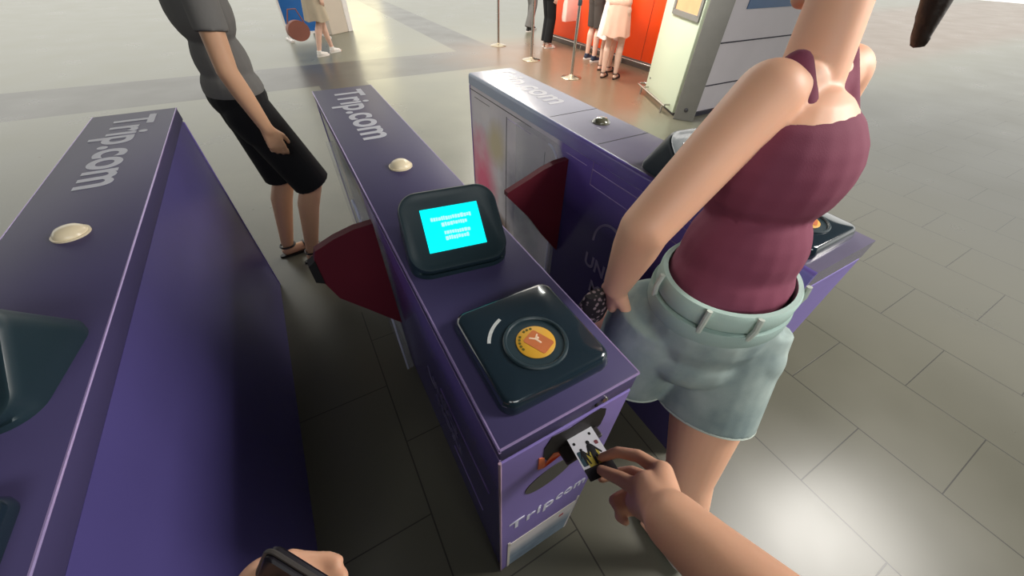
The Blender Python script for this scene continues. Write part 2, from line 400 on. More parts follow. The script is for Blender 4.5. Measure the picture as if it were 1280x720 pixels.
def face_parts(parent, L, R, s=1.0):
    for sx in (-1, 1):
        b = NB(); ellipsoid(b, L(sx * 0.03, 0.071, 0.006), (0.013 * s, 0.012 * s, 0.009 * s), R); e = obj('eye', b, eyew, parent, True)
        b = NB(); ellipsoid(b, L(sx * 0.03, 0.081, 0.006), (0.0055 * s, 0.003 * s, 0.0055 * s), R); obj('iris', b, eyed, e, True)
        b = NB(); tube(b, [L(sx * 0.014, 0.092, 0.03), L(sx * 0.03, 0.088, 0.035), L(sx * 0.046, 0.074, 0.03)], 0.0028 * s); obj('eyebrow', b, hair, parent, True)
    b = NB(); ellipsoid(b, L(0, 0.087, -0.056), (0.021 * s, 0.006 * s, 0.007 * s), R); obj('mouth', b, lips, parent, True)

def hair_obj(parent, L, R, s=1.0, long_=False, ponytail=False):
    P = [('e', L(0, -0.022, 0.045), (0.084 * s, 0.094 * s, 0.085 * s), R), ('e', L(0, -0.05, 0.0), (0.078 * s, 0.062 * s, 0.085 * s), R)]
    if long_:
        P += [('c', L(0, -0.06, -0.02), 0.062 * s, L(0, -0.085, -0.2), 0.045 * s), ('c', L(-0.05, -0.04, 0), 0.036 * s, L(-0.06, -0.05, -0.16), 0.03 * s), ('c', L(0.05, -0.04, 0), 0.036 * s, L(0.06, -0.05, -0.16), 0.03 * s)]
    if ponytail:
        P += [('c', L(0, -0.1, 0.03), 0.03 * s, L(0, -0.135, -0.05), 0.032 * s), ('c', L(0, -0.135, -0.05), 0.032 * s, L(0, -0.12, -0.19), 0.012 * s)]
    fused('hair', P, hair, parent, 0.008, 4)

def person(label, base, face_deg, h=1.65, female=True, skin=None, stride=0.12, lower='trousers', lower_m=None, upper_m=None, hem=0.5,
           shoe='sneaker', shoe_m=None, arm='down', group=None, long_hair=False, feet=None, hemr=0.2, extra=None, spread=0.09, knee_push=(0, 0)):
    """a standing or walking figure, local frame: +y is the facing direction"""
    s = h / 1.65
    t = thing('person', label, 'person', base, math.radians(face_deg), group)
    hz = 0.86 * s
    fl, fr = feet or (V((-spread, stride / 2, 0)), V((spread, -stride / 2, 0)))
    P = []
    ankles = {}
    for sx, ft in ((-1, V(fl)), (1, V(fr))):
        hip = V((sx * 0.085 * s, 0, hz)); ank = ft + V((0, 0, 0.085)); knee = (hip + ank) / 2 + V((0, 0.045 + knee_push[0 if sx < 0 else 1], 0.01))
        if ft.y < -0.01: knee += V((0, 0.02, 0))
        mid = knee.lerp(ank, 0.3) + V((0, -0.018, 0))
        P += chain([hip, hip.lerp(knee, 0.5), knee, mid, ank], [0.088 * s, 0.073 * s, 0.052 * s, 0.055 * s, 0.034 * s])
        P += [('c', ank + V((0, -0.02, -0.05)), 0.03, ank + V((0, 0.08, -0.055)), 0.028), ('c', ank + V((0, 0.05, -0.06)), 0.026, ank + V((0.0, 0.14, -0.066)), 0.018)]
        for q in range(5): P.append(('c', ank + V((sx * (q - 2) * 0.012, 0.13, -0.068)), 0.0095, ank + V((sx * (q - 2) * 0.0135, 0.168 - q * 0.006, -0.072)), 0.0085))
        ankles[sx] = (hip, knee, mid, ank)
    cz = 1.22 * s; shw = (0.155 if female else 0.185) * s
    P += [('e', (0, -0.005, 0.92 * s), (0.155 * s, 0.105 * s, 0.12 * s)), ('e', (0, 0, 1.06 * s), (0.122 * s, 0.088 * s, 0.13 * s)), ('e', (0, 0, 1.24 * s), (0.145 * s, 0.10 * s, 0.15 * s)),
          ('c', (-shw, 0, 1.345 * s), 0.045 * s, (shw, 0, 1.345 * s), 0.045 * s), ('c', (0, -0.01, 1.34 * s), 0.055 * s, (0, 0.01, 1.46 * s), 0.048 * s)]
    arms = {}
    for sx in (-1, 1):
        sh = V((sx * (shw + 0.01), 0, 1.34 * s))
        if arm == 'down': el = sh + V((sx * 0.05, -0.03, -0.27 * s)); wr = el + V((sx * 0.0, 0.05, -0.235 * s)); hd = (0, 0.12, -1)
        elif arm == 'hold' : el = sh + V((sx * 0.05, -0.03, -0.26 * s)); wr = el + V((-sx * 0.06, 0.22 * s, 0.06)); hd = (-sx * 0.4, 1, 0.1)
        P += chain([sh, el, el.lerp(wr, 0.35), wr], [0.046 * s, 0.038 * s, 0.037 * s, 0.026 * s])
        P += hand_prims(wr, hd, (sx, 0, 0.1) if arm == 'down' else (0, 0, 1), (0, 1, 0) if arm == 'down' else (-sx, 0, 0), s=0.95 * s)
        arms[sx] = (sh, el, wr)
    HP, L, R = head_prims((0, 0.02, 1.545 * s), (0, 1, -0.1), s)
    fused('body', P + HP, skin, t, 0.0065, 5)
    face_parts(t, L, R, s); hair_obj(t, L, R, s, long_=long_hair)
    # clothing
    U = [('e', (0, 0, 1.06 * s), (0.135 * s, 0.103 * s, 0.14 * s)), ('e', (0, 0, 1.24 * s), (0.158 * s, 0.114 * s, 0.145 * s)), ('c', (-shw, 0, 1.34 * s), 0.056 * s, (shw, 0, 1.34 * s), 0.056 * s),
         ('e', (0, -0.005, 0.96 * s), (0.165 * s, 0.118 * s, 0.1 * s))]
    for sx in (-1, 1):
        sh, el, wr = arms[sx]; U += [('f', sh, 0.058 * s, sh.lerp(el, 0.55), 0.056 * s), ('c', sh, 0.057 * s, sh.lerp(el, 0.1), 0.057 * s)]
    fused('shirt' if lower != 'dress' else 'bodice', U, upper_m, t, 0.007, 4)
    if lower in ('dress', 'skirt'):
        mf = (V(fl) + V(fr)) / 2 * 0.3
        bm = NB(); n = 48; rings = []
        for i in range(9):
            q = i / 8; z = 1.0 * s * (1 - q) + hem * q; rad = 0.135 * s + (hemr - 0.135 * s) * q ** 0.8
            rings.append([V((mf.x * q + math.cos(2 * PI * j / n) * rad * (1 + 0.06 * q * math.sin(7 * 2 * PI * j / n)), mf.y * q + math.sin(2 * PI * j / n) * rad * 0.8 * (1 + 0.06 * q * math.sin(9 * 2 * PI * j / n + 1)), z + 0.012 * q * math.sin(5 * 2 * PI * j / n))) for j in range(n)])
        loft(bm, rings); obj('skirt', bm, lower_m, t, True)
    else:
        W = [('e', (0, -0.005, 0.93 * s), (0.166 * s, 0.118 * s, 0.12 * s))]
        for sx in (-1, 1):
            hip, knee, mid, ank = ankles[sx]
            W.append(('c', hip, 0.1 * s, hip.lerp(knee, 0.15), 0.1 * s))
            if lower == 'shorts':
                q = max(0.0, min(1.0, (hip.z - hem) / (hip.z - knee.z))); e = hip.lerp(knee, q)
                W += [('f', hip + V((0, 0, 0.03)), 0.098 * s, e, 0.098 * s)]
            else:
                e = ank + V((0, 0, 0.0)); W += [('f', hip + V((0, 0, 0.03)), 0.098 * s, knee, 0.082 * s), ('c', knee, 0.08 * s, knee, 0.08 * s), ('f', knee, 0.082 * s, V((ank.x, ank.y - 0.005, hem)), 0.085 * s)]
        fused('shorts' if lower == 'shorts' else 'trousers', W, lower_m, t, 0.007, 3)
    # shoes
    for sx in (-1, 1):
        hip, knee, mid, ank = ankles[sx]
        sole = NB()
        pts = []
        for j in range(28):
            a = 2 * PI * j / 28; yy = math.sin(a); xx = math.cos(a)
            wd = 0.036 + 0.012 * max(0, yy) - 0.004 * max(0, -yy)
            pts.append((ank.x + xx * wd, ank.y + 0.055 + yy * 0.128))
        if shoe == 'sneaker':
            zz = 0.0
            loft(sole, [[V((x, y, z)) for x, y in pts] for z in (0.001, 0.026)])
            up = fused('shoe', [('c', ank + V((0, -0.02, -0.042)), 0.036, ank + V((0, 0.07, -0.048)), 0.034), ('c', ank + V((0, 0.06, -0.05)), 0.034, ank + V((0, 0.135, -0.056)), 0.026), ('f', ank + V((0, 0.0, -0.05)), 0.043, ank + V((0, -0.005, 0.012)), 0.041)], shoe_m, t, 0.006, 3)
            obj('sole', sole, whitesh, up, True)
        else:
            hz_ = 0.03 if shoe == 'heel' else 0.0
            loft(sole, [[V((x, y, z)) for x, y in pts] for z in (0.001, 0.012)])
            so = obj('sandal', sole, shoe_m, t, True)
            for yy, rz_ in ((0.125, 0.030), (0.09, 0.036)):
                b = NB(); tube(b, [ank + V((math.cos(a) * (rz_ + 0.014), yy, -0.078 + math.sin(a) * (rz_ + 0.012))) for a in [PI * q / 10 for q in range(11)]], 0.0075); obj('strap', b, shoe_m, so, True)
            b = NB(); tube(b, [ank + V((math.cos(a) * 0.041, math.sin(a) * 0.043 - 0.003, -0.012)) for a in [2 * PI * q / 20 for q in range(20)] + [0.001]], 0.006); obj('strap', b, shoe_m, so, True)
    return t, arms

exec_order = []
# ================================================================== THE SETTING
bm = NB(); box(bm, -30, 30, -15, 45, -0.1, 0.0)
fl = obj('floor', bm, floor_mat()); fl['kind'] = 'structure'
ceil_m = mat('ceiling_panels', (92, 90, 88), 0.7, vscale=1)
bm = NB(); box(bm, -9, 7.5, -9, 5.2, 3.3, 3.45)
cl = obj('ceiling', bm, ceil_m); cl['kind'] = 'structure'
wallm = mat('blocker_wall_paint', (96, 94, 98), 0.7, vscale=1)
bm = NB(); box(bm, -9, 7.5, -9.2, -9, 0, 3.3); o = obj('blocker_wall_back', bm, wallm); o['kind'] = 'structure'  # unseen wall, added to block sky light from behind
bm = NB(); box(bm, -9.2, -9, -9, 5.2, 0, 3.3); o = obj('blocker_wall_left', bm, wallm); o['kind'] = 'structure'  # unseen wall, added to block sky light from the left

# ================================================================== TICKET GATES
GW, GL, GH = 0.265, 1.86, 1.0
def quarter_round_profile(x0, x1, z0, z1, r, left=True, k=6):
    pts = [(x1, z0), (x1, z1)]
    if left and r > 0:
        for i in range(k + 1):
            a = PI / 2 + PI / 2 * i / k; pts.append((x0 + r + r * math.cos(a), z1 - r + r * math.sin(a)))
    else: pts.append((x0, z1))
    pts.append((x0, z0)); return pts
def prism_y(bm, prof, y0, y1):
    loft(bm, [[V((x, y, z)) for x, z in prof] for y in (y0, y1)])
def console(g, lit='cyan'):
    """tilted display pod, centre measured on the nearer gate"""
    yaw = Matrix.Rotation(-0.15, 4, 'Z'); yaw.translation = V((0.118, 0.431, 0))
    th = 0.70
    U = V((0, math.cos(th), math.sin(th))); Nn = V((0, -math.sin(th), math.cos(th))); C0 = V((0.0, 0.0, 1.078))
    k = 8
    foot = rrect(0.215, 0.215, 0.045, k); face = rrect(0.206, 0.168, 0.04, k); faceb = rrect(0.196, 0.158, 0.036, k)
    rings = [[V((x, y + 0.045, 1.0)) for x, y in foot],
             [V((x, y + 0.045, 1.012)) for x, y in rrect(0.217, 0.217, 0.045, k)],
             [C0 - Nn * 0.016 + V((x, 0, 0)) + U * (y * 1.01) for x, y in rrect(0.214, 0.176, 0.044, k)],
             [C0 - Nn * 0.004 + V((x, 0, 0)) + U * y for x, y in rrect(0.212, 0.174, 0.043, k)],
             [C0 + V((x, 0, 0)) + U * y for x, y in face], [C0 + Nn * 0.0 + V((x, 0, 0)) + U * y for x, y in faceb], [C0 - Nn * 0.003 + V((x, 0, 0)) + U * y for x, y in rrect(0.186, 0.148, 0.032, k)]]
    for r in rings[0:2]:
        pass
    bm = NB(); loft(bm, [[yaw @ p for p in r] for r in rings])
    c = obj('display_console', bm, blackp, g, True)
    def slab(name, w, h, cx, cy, up, m, par, r=0.004):
        b = NB(); base = C0 - Nn * 0.003
        loft(b, [[yaw @ (base + V((cx + x, 0, 0)) + U * (cy + y) + Nn * q) for x, y in rrect(w, h, r, 3)] for q in (-0.0005, up)])
        return obj(name, b, m, par)
    if lit == 'cyan':
        sc = slab('screen', 0.124, 0.094, -0.0, 0.0, 0.0012, cyan, c, 0.001)
        random.seed(11)
        for yy, x0, x1, hh in ((0.022, -0.044, 0.046, 0.0085), (0.009, -0.024, 0.034, 0.0085), (-0.010, -0.022, 0.032, 0.0085), (-0.0215, -0.022, 0.030, 0.0085)):
            x = x0
            while x < x1 - 0.004:
                w = random.uniform(0.003, 0.0062)
                slab('text_mark', w, hh * random.uniform(0.75, 1.05), x + w / 2, yy + random.uniform(-0.0006, 0.0006), 0.0018, stext, sc, 0.001); x += w + 0.0011
    else:
        sc = slab('screen', 0.124, 0.094, 0, 0, 0.0012, mat('screen_off', (14, 16, 18), 0.12), c, 0.001)
        for a in (PI / 4, -PI / 4):
            b = NB(); base = C0 - Nn * 0.003
            loft(b, [[yaw @ (base + V((x * math.cos(a) - y * math.sin(a), 0, 0)) + U * (x * math.sin(a) + y * math.cos(a)) + Nn * q) for x, y in rrect(0.075, 0.016, 0.002, 2)] for q in (0.001, 0.002 + 0.0002 * (a > 0))])
            obj('cross_bar', b, redlit, sc)
    return c
def reader(g):
    bm = NB(); cx, cy = 0.131, 0.139; k = 8; w, h = 0.208, 0.212
    rg = [(w, h, 0.026, 1.0), (w + 0.002, h + 0.002, 0.026, 1.008), (w - 0.006, h - 0.006, 0.023, 1.022), (w - 0.014, h - 0.014, 0.019, 1.028), (w - 0.024, h - 0.024, 0.015, 1.030), (w - 0.1, h - 0.1, 0.01, 1.030)]
    loft(bm, [[V((cx + x, cy + y, z)) for x, y in rrect(a, b_, r, k)] for a, b_, r, z in rg])
    r = obj('card_reader', bm, mat('reader_black', (30, 44, 54), 0.16, coat=0.8), g, True)
    dc = (0.131, 0.118)
    b = NB(); lathe(b, [(0.0555, 0), (0.0555, 0.003), (0.0535, 0.0052), (0.0505, 0.0052), (0.0485, 0.003), (0.0485, 0.001), (0.01, 0.001)], 64, (dc[0], dc[1], 1.0295)); obj('tap_ring', b, blackp, r, True)
    b = NB(); lathe(b, [(0.0335, 0), (0.0335, 0.0015), (0.0325, 0.0022), (0.01, 0.0022)], 48, (dc[0], dc[1], 1.0302)); st = obj('tap_sticker', b, yellow, r, True)
    # orange card held in a hand, printed on the sticker
    b = NB(); M = Matrix.Translation(V((dc[0] + 0.004, dc[1] - 0.003, 1.0324))) @ Matrix.Rotation(math.radians(25), 4, 'Z')
    loft(b, [[M @ V((x, y, q)) for x, y in rrect(0.031, 0.044, 0.004, 3)] for q in (0, 0.0006)]); obj('printed_card', b, orangec, st)
    wm = mat('pale_peach_print', (238, 205, 175), 0.5)
    for (x0, y0, x1, y1, rr) in ((-0.008, 0.010, 0.0, 0.004, 0.0016), (0.0, 0.004, 0.007, 0.011, 0.0014), (0.0, 0.004, 0.004, -0.006, 0.0018), (0.004, 0.0045, 0.004, 0.0045, 0.003)):
        b = NB(); capsule(b, (dc[0] + x0 + 0.002, dc[1] + y0, 1.0331), rr, (dc[0] + x1 + 0.002, dc[1] + y1, 1.0331), rr, 8, 3)
        for v in b.verts: v.co.z = 1.0331 + (v.co.z - 1.0331) * 0.2
        obj('printed_hand', b, wm, st, True)
    for i in range(9):       # dark arc of small print
        a = math.radians(78 + i * 14); 
        if i == 3: continue
        b = NB(); M = Matrix.Translation(V((dc[0] + 0.0275 * math.cos(a), dc[1] + 0.0275 * math.sin(a), 1.0324))) @ Matrix.Rotation(a + 0.2, 4, 'Z')
        loft(b, [[M @ V((x, y, q)) for x, y in rrect(0.0042, 0.0046, 0.001, 2)] for q in (0, 0.0005)]); obj('small_print', b, olive, st)
    # pale curved strip of text
    b = NB(); n = 18; P0, P1 = [], []
    for i in range(n + 1):
        a = math.radians(112 + 42 * i / n); P0.append((0.0815, a)); P1.append((0.0755, a))
    pts = [V((dc[0] + r_ * math.cos(a), dc[1] + r_ * math.sin(a), 0)) for r_, a in P0] + [V((dc[0] + r_ * math.cos(a), dc[1] + r_ * math.sin(a), 0)) for r_, a in reversed(P1)]
    loft(b, [[p + V((0, 0, z)) for p in pts] for z in (1.0298, 1.0306)]); obj('curved_label', b, mat('strip_grey', (190, 192, 192), 0.4, vscale=260, var=0.35), r)
    return r
def flap(g, xdir, y, name='flap', ln=0.24, tip=True):
    """maroon retracting wing leaving the side of the gate; local x = outward"""
    x0 = 0.0 if xdir < 0 else GW
    prof = [(0.005, 0.90), (0.06, 0.897), (0.12, 0.882), (0.18, 0.858), (ln, 0.822), (ln, 0.745 if tip else 0.805), (0.17, 0.66 if tip else 0.675), (0.10, 0.57), (0.04, 0.49), (0.005, 0.445)]
    bm = NB(); loft(bm, [[V((x0 + xdir * a, y + q, z)) for a, z in prof] for q in (-0.014, 0.014)])
    f = obj(name, bm, maroon, g, True)
    f.data.update()
    if not tip: return f
    b = NB(); tip = [(ln - 0.004, 0.828), (ln + 0.018, 0.815), (ln + 0.018, 0.752), (ln - 0.004, 0.738)]
    loft(b, [[V((x0 + xdir * a, y + q, z)) for a, z in tip] for q in (-0.018, 0.018)]); obj('rubber_edge', b, blackr, f)
    return f
def acrylic_guard(g, xdir, y0, y1, z1, dep=0.034):
    x0 = 0.0 if xdir < 0 else GW
    k = 8; r = 0.07; rings = []
    out = [(y0, 0.02)] + [(y0 + r - r * math.cos(PI / 2 * i / k), z1 - r + r * math.sin(PI / 2 * i / k)) for i in range(k + 1)] + [(y1, z1), (y1, 0.02)]
    bm = NB(); loft(bm, [[V((x0 + xdir * a, y, z)) for y, z in out] for a in (0.001, dep)]); a = obj('acrylic_guard', bm, acryl, g, True)
    b = NB(); tube(b, [V((x0 + xdir * dep, y, z)) for y, z in out[:-2]] , 0.0045); obj('guard_rim', b, mat('rim_clear', (200, 204, 222), 0.25), a, True)
    return a
def gate(label, x, film=False, sidem=None):
    g = thing('ticket_gate', label, 'ticket gate', (x, 0, 0), 0, None)
    side = sidem or (side_film if film else purple_side)
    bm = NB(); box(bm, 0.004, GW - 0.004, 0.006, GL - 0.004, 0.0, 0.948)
    body = obj('cabinet', bm, side, g)
    # front and back end panels, the front one with the ticket slot and its oval window laid on as flat plates
    bm = NB(); box(bm, 0.0, GW, 0.0, 0.006, 0.0, 0.944, 0.002, 1); fp = obj('end_panel', bm, purple_front, g)
    bm = NB(); box(bm, 0.0, GW, GL - 0.006, GL, 0.0, 0.944, 0.002, 1); obj('end_panel', bm, purple_front, g)
    if film:
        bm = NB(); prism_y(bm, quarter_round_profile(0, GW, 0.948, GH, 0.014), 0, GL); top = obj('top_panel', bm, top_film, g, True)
    else:
        bm = NB(); box(bm, 0.0, GW, 0.0, GL, 0.952, GH, 0.003, 2); top = obj('top_panel', bm, purple, g, True)
        bm = NB(); box(bm, -0.0012, 0.004, 0.0, GL, 0.985, 0.9885); obj('edge_trim', bm, edge_m, top)
        bm = NB(); box(bm, -0.0012, 0.004, 0.0, GL, 0.958, 0.9605); obj('edge_trim', bm, edge_m, top)
        # bright bevelled rims along the edges of the lid
        for a, c_ in (((0.0, 0, GH), (0.0, GL, GH)), ((GW, 0, GH), (GW, GL, GH)), ((0, 0, GH), (GW, 0, GH))):
            bm = NB(); tube(bm, [V(a) + V((0, 0, -0.0022)), V(c_) + V((0, 0, -0.0022))], 0.0022, 6); obj('edge_trim', bm, edge_m, top)
        bm = NB(); tube(bm, [V((0, 0, 0.003)), V((0, 0, 0.95))], 0.0028, 6); obj('corner_trim', bm, mat('corner_pinkish', (190, 160, 180), 0.4), g)
    for yy in ((1.09, 0.78) if film else ()):
        bm = NB(); box(bm, 0.02, GW, yy - 0.0018, yy + 0.0018, GH - 0.001, GH + 0.0006); obj('panel_seam', bm, blackr, top)
    return g, body, fp, top

# ---- centre gate
g1, body1, fp1, top1 = gate('purple ticket gate in the centre with lit cyan screen and yellow tap sticker', 0.0, sidem=side_film_left)
console(g1); reader(g1)
text('lettering', 'Trip.com', 0.175, letter, top1, basis((0, -1, 0), (1, 0, 0), (0.137, 1.49, GH + 0.0004)), 0.0035, 0.98, 0.0004)
bm = NB(); lathe(bm, [(0.036, 0), (0.036, 0.004), (0.032, 0.004), (0.030, 0.010), (0.022, 0.017), (0.010, 0.0205), (0.001, 0.021)], 32, (0.136, 0.924, GH)); obj('signal_dome', bm, domew, g1, True)
# slot: flat dark plate standing in for the shaded opening, amber lamp, oval window, clip
def poly_y(name, pts, y0, y1, m, par):
    b = NB(); loft(b, [[V((x, y, z)) for x, z in pts] for y in (y0, y1)]); return obj(name, b, m, par)
slot_pts = [(0.084, 0.905), (0.096, 0.937), (0.133, 0.930), (0.170, 0.938), (0.197, 0.940), (0.212, 0.925), (0.216, 0.900), (0.214, 0.862), (0.203, 0.850), (0.19, 0.852), (0.128, 0.842), (0.108, 0.858), (0.096, 0.838), (0.086, 0.862)]
sl = poly_y('ticket_slot', slot_pts, -0.0012, 0.004, slot_dark, fp1)
poly_y('amber_lamp', [(0.076, 0.872), (0.078, 0.818), (0.092, 0.808), (0.097, 0.838), (0.108, 0.856), (0.128, 0.841), (0.135, 0.826), (0.105, 0.835), (0.094, 0.820), (0.088, 0.862)], -0.0016, 0.003, orange_dim, sl)
bm = NB(); box(bm, 0.118, 0.160, -0.03, 0.002, 0.850, 0.860, 0.003, 2); box(bm, 0.172, 0.204, -0.020, 0.002, 0.856, 0.866, 0.003, 2); obj('slot_lip', bm, mat('slot_lip_plastic', (50, 44, 44), 0.4), sl)
op = [(0.113 + 0.057 * math.cos(2 * PI * i / 36), 0.735 + 0.012 * math.cos(2 * PI * i / 36) + 0.047 * math.sin(2 * PI * i / 36)) for i in range(36)]
poly_y('oval_window', op, -0.0012, 0.003, greyov, fp1)
text('lettering', 'Trip', 0.088, letterw, fp1, basis((1, 0, 0), (0, 0, 1), (0.088, -0.0005, 0.505)), 0.0015, 0.78, 0.0006, 1.12)
text('lettering', 'com', 0.078, letterw, fp1, basis((1, 0, 0), (0, 0, 1), (0.204, -0.0005, 0.512)), 0.0015, 0.66, 0.0006, 1.1)
def poster_mat():
    m = bpy.data.materials.new('poster_print'); m.use_nodes = True; nt = m.node_tree; b = nt.nodes['Principled BSDF']
    tc = nt.nodes.new('ShaderNodeTexCoord'); n = nt.nodes.new('ShaderNodeTexNoise'); n.inputs['Scale'].default_value = 22; n.inputs['Detail'].default_value = 3
    nt.links.new(tc.outputs['Object'], n.inputs['Vector']); sp = nt.nodes.new('ShaderNodeSeparateXYZ'); nt.links.new(tc.outputs['Object'], sp.inputs[0])
    a = mixc(nt, n.outputs['Fac'], lin((225, 220, 228)) + (1,), lin((252, 246, 244)) + (1,))
    d = mixc(nt, n.outputs['Fac'], lin((66, 92, 130)) + (1,), lin((180, 200, 215)) + (1,))
    mr = nt.nodes.new('ShaderNodeMapRange'); mr.inputs['From Min'].default_value = 0.26; mr.inputs['From Max'].default_value = 0.15; nt.links.new(sp.outputs['Z'], mr.inputs['Value'])
    nt.links.new(mixc(nt, mr.outputs[0], a, d), b.inputs['Base Color']); b.inputs['Roughness'].default_value = 0.35
    return m
pm = poster_mat()
pst = poly_y('poster', [(0.030, 0.315), (0.030, 0.012), (0.252, 0.012), (0.252, 0.315)], -0.0012, 0.003, pm, fp1)
bm = NB()
for a in ((0.022, 0.030, 0.004, 0.345), (0.252, 0.258, 0.012, 0.36), (0.022, 0.258, 0.315, 0.325)): box(bm, a[0], a[1], -0.0016, 0.003, a[2], a[3])
obj('poster_border', bm, whitep, pst)
poly_y('poster_mark', [(0.20, 0.27), (0.20, 0.25), (0.215, 0.25), (0.215, 0.27)], -0.0018, 0.002, mat('poster_red', (180, 70, 80), 0.5), pst)
bm = NB(); lathe(bm, [(0.0065, 0), (0.0065, 0.002), (0.004, 0.004), (0.001, 0.0045)], 16, (0.196, -0.0005, 0.972), (0, -1, 0)); obj('screw', bm, steel, top1, True)
bm = NB(); lathe(bm, [(0.004, 0), (0.004, 0.002), (0.001, 0.0035)], 16, (0.18, -0.0005, 0.968), (0, -1, 0)); obj('screw', bm, blackr, top1, True)
flap(g1, -1, 0.82, ln=0.195)
acrylic_guard(g1, -1, 0.90, 1.50, 0.90, 0.03)
# left side of the centre gate: panel lines and faint lettering
def side_line(g, x, y0, y1, z0, z1, m=edge_m, w=0.004, name='panel_line'):
    b = NB(); sx = 0.0012
    tube(b, [V((x, y0, z0)), V((x, y1, z1))], w / 2, 6); return obj(name, b, m, g)
seam_d = mat('seam_dark', (40, 38, 52), 0.6)
side_line(body1, 0.0035, 0.06, 0.36, 0.62, 0.62, edge_m)
side_line(body1, 0.0035, 0.12, 0.34, 0.28, 0.28, edge_m)
text('lettering', 'UNIQ', 0.10, letterd, body1, basis((0, -1, 0), (0, 0, 1), (0.0030, 0.38, 0.52)), 0.002, 0.9)
text('lettering', 'MOJU', 0.09, letterd, body1, basis((0, -1, 0), (0, 0, 1), (0.0030, 0.36, 0.40)), 0.002, 0.9)

# ---- right gate
g2, body2, fp2, top2 = gate('pale lilac printed ticket gate right of the centre one, red cross lit on its display', 0.79, film=True)
console(g2, 'red'); reader(g2)
text('lettering', 'Trip.com', 0.175, mat('faded_lettering', (196, 192, 200), 0.35), top2, basis((0, -1, 0), (1, 0, 0), (0.165, 1.53, GH + 0.0004)), 0.0035, 0.98, 0.0004)
bm = NB(); lathe(bm, [(0.036, 0), (0.036, 0.004), (0.032, 0.004), (0.030, 0.010), (0.022, 0.017), (0.010, 0.0205), (0.001, 0.021)], 32, (0.172, 0.946, GH)); obj('signal_dome', bm, domes, g2, True)
flap(g2, -1, 0.915, ln=0.28, tip=False)
acrylic_guard(g2, -1, 0.935, 1.27, 0.93, 0.034)
side_line(body2, 0.004, 1.43, 1.43, 0.20, 0.90, seam_d)
side_line(body2, 0.004, 1.20, 1.86, 0.925, 0.925, seam_d)
side_line(body2, 0.004, 1.62, 1.80, 0.895, 0.895, seam_d, 0.003)
side_line(body2, 0.004, 1.20, 1.42, 0.895, 0.895, edge_m, 0.003)
side_line(body2, 0.004, 1.08, 1.08, 0.62, 0.86, seam_d, 0.003)
side_line(body2, 0.004, 0.03, 0.765, 0.915, 0.915, edge_m)
side_line(body2, 0.004, 0.03, 0.765, 0.855, 0.855, edge_m, 0.003)
side_line(body2, 0.004, 0.765, 0.765, 0.855, 0.945, edge_m, 0.003)
side_line(body2, 0.004, 0.80, 0.93, 0.915, 0.915, edge_m, 0.003)
side_line(body2, 0.004, 0.0, 1.86, 0.948, 0.948, mat('pale_trim', (190, 196, 220), 0.3), 0.006)
for i in range(1):
    b = NB(); tube(b, [V((0.0035, 0.60 + 0.085 * math.cos(a), 0.655 + 0.10 * math.sin(a))) for a in [math.radians(-5 + q * 8) for q in range(25)]], 0.0055, 6); obj('printed_arc', b, letterd, body2, True)
text('lettering', 'UNIQ', 0.088, letterd, body2, basis((0, -1, 0), (0, 0, 1), (0.0030, 0.60, 0.535)), 0.002, 1.0)
text('lettering', 'MOJU', 0.088, letterd, body2, basis((0, -1, 0), (0, 0, 1), (0.0030, 0.54, 0.42)), 0.002, 1.0)

# ---- left gate
g0, body0, fp0, top0 = gate('purple ticket gate at the left edge, only its plain side in view', -0.785)
console(g0, 'red'); reader(g0)
bm = NB(); lathe(bm, [(0.036, 0), (0.036, 0.004), (0.032, 0.004), (0.030, 0.010), (0.022, 0.017), (0.010, 0.0205), (0.001, 0.021)], 32, (0.136, 0.924, GH)); obj('signal_dome', bm, domew, g0, True)
text('lettering', 'Trip.com', 0.175, letter, top0, basis((0, -1, 0), (1, 0, 0), (0.137, 1.49, GH + 0.0004)), 0.0035, 0.98, 0.0004)

# ================================================================== TICKET (in the slot, held)
tk = thing('ticket', 'white ticket printed with black figures, held half into the slot of the centre gate', 'ticket', (0.156, -0.038, 0.886), 0)
TM = basis((0.985, -0.12, -0.05), (0.12, 0.985, -0.10), (0, 0, 0))
def tplate(name, w, h, cx, cy, z0, z1, m, par, r=0.002):
    b = NB(); loft(b, [[TM @ V((cx + x, cy + y, z)) for x, y in rrect(w, h, r, 3)] for z in (z0, z1)]); return obj(name, b, m, par)
cardp = tplate('card', 0.054, 0.086, 0, 0, -0.0004, 0.0004, mat('ticket_white', (214, 214, 222), 0.35), tk, 0.003)
tplate('dark_strip', 0.054, 0.02, 0, -0.033, 0.0003, 0.0008, mat('ticket_dark', (28, 26, 32), 0.4), cardp)
tplate('yellow_field', 0.028, 0.026, 0.0, -0.012, 0.0003, 0.0007, mat('ticket_yellow', (176, 160, 60), 0.5), cardp)
tplate('blue_field', 0.010, 0.026, -0.019, -0.006, 0.0003, 0.0009, mat('ticket_teal', (40, 66, 78), 0.5), cardp)
def figure_print(cx, cy, s, m):
    b = NB()
    for p0, r0, p1, r1 in (((0, 0.016), 0.0036, (0, 0.0165), 0.0036), ((0, 0.008), 0.0062, (0.001, -0.002), 0.0052), ((0.004, 0.009), 0.0022, (0.014, -0.006), 0.0016), ((-0.004, 0.008), 0.002, (-0.009, -0.003), 0.0016), ((-0.002, -0.004), 0.003, (-0.003, -0.021), 0.002), ((0.003, -0.004), 0.003, (0.006, -0.021), 0.002)):
        capsule(b, (cx + p0[0] * s, cy + p0[1] * s, 0), r0 * s, (cx + p1[0] * s, cy + p1[1] * s, 0), r1 * s, 10, 3)
    for v in b.verts: v.co = TM @ V((v.co.x, v.co.y, 0.0009 + v.co.z * 0.06))
    obj('printed_figure', b, m, cardp, True)
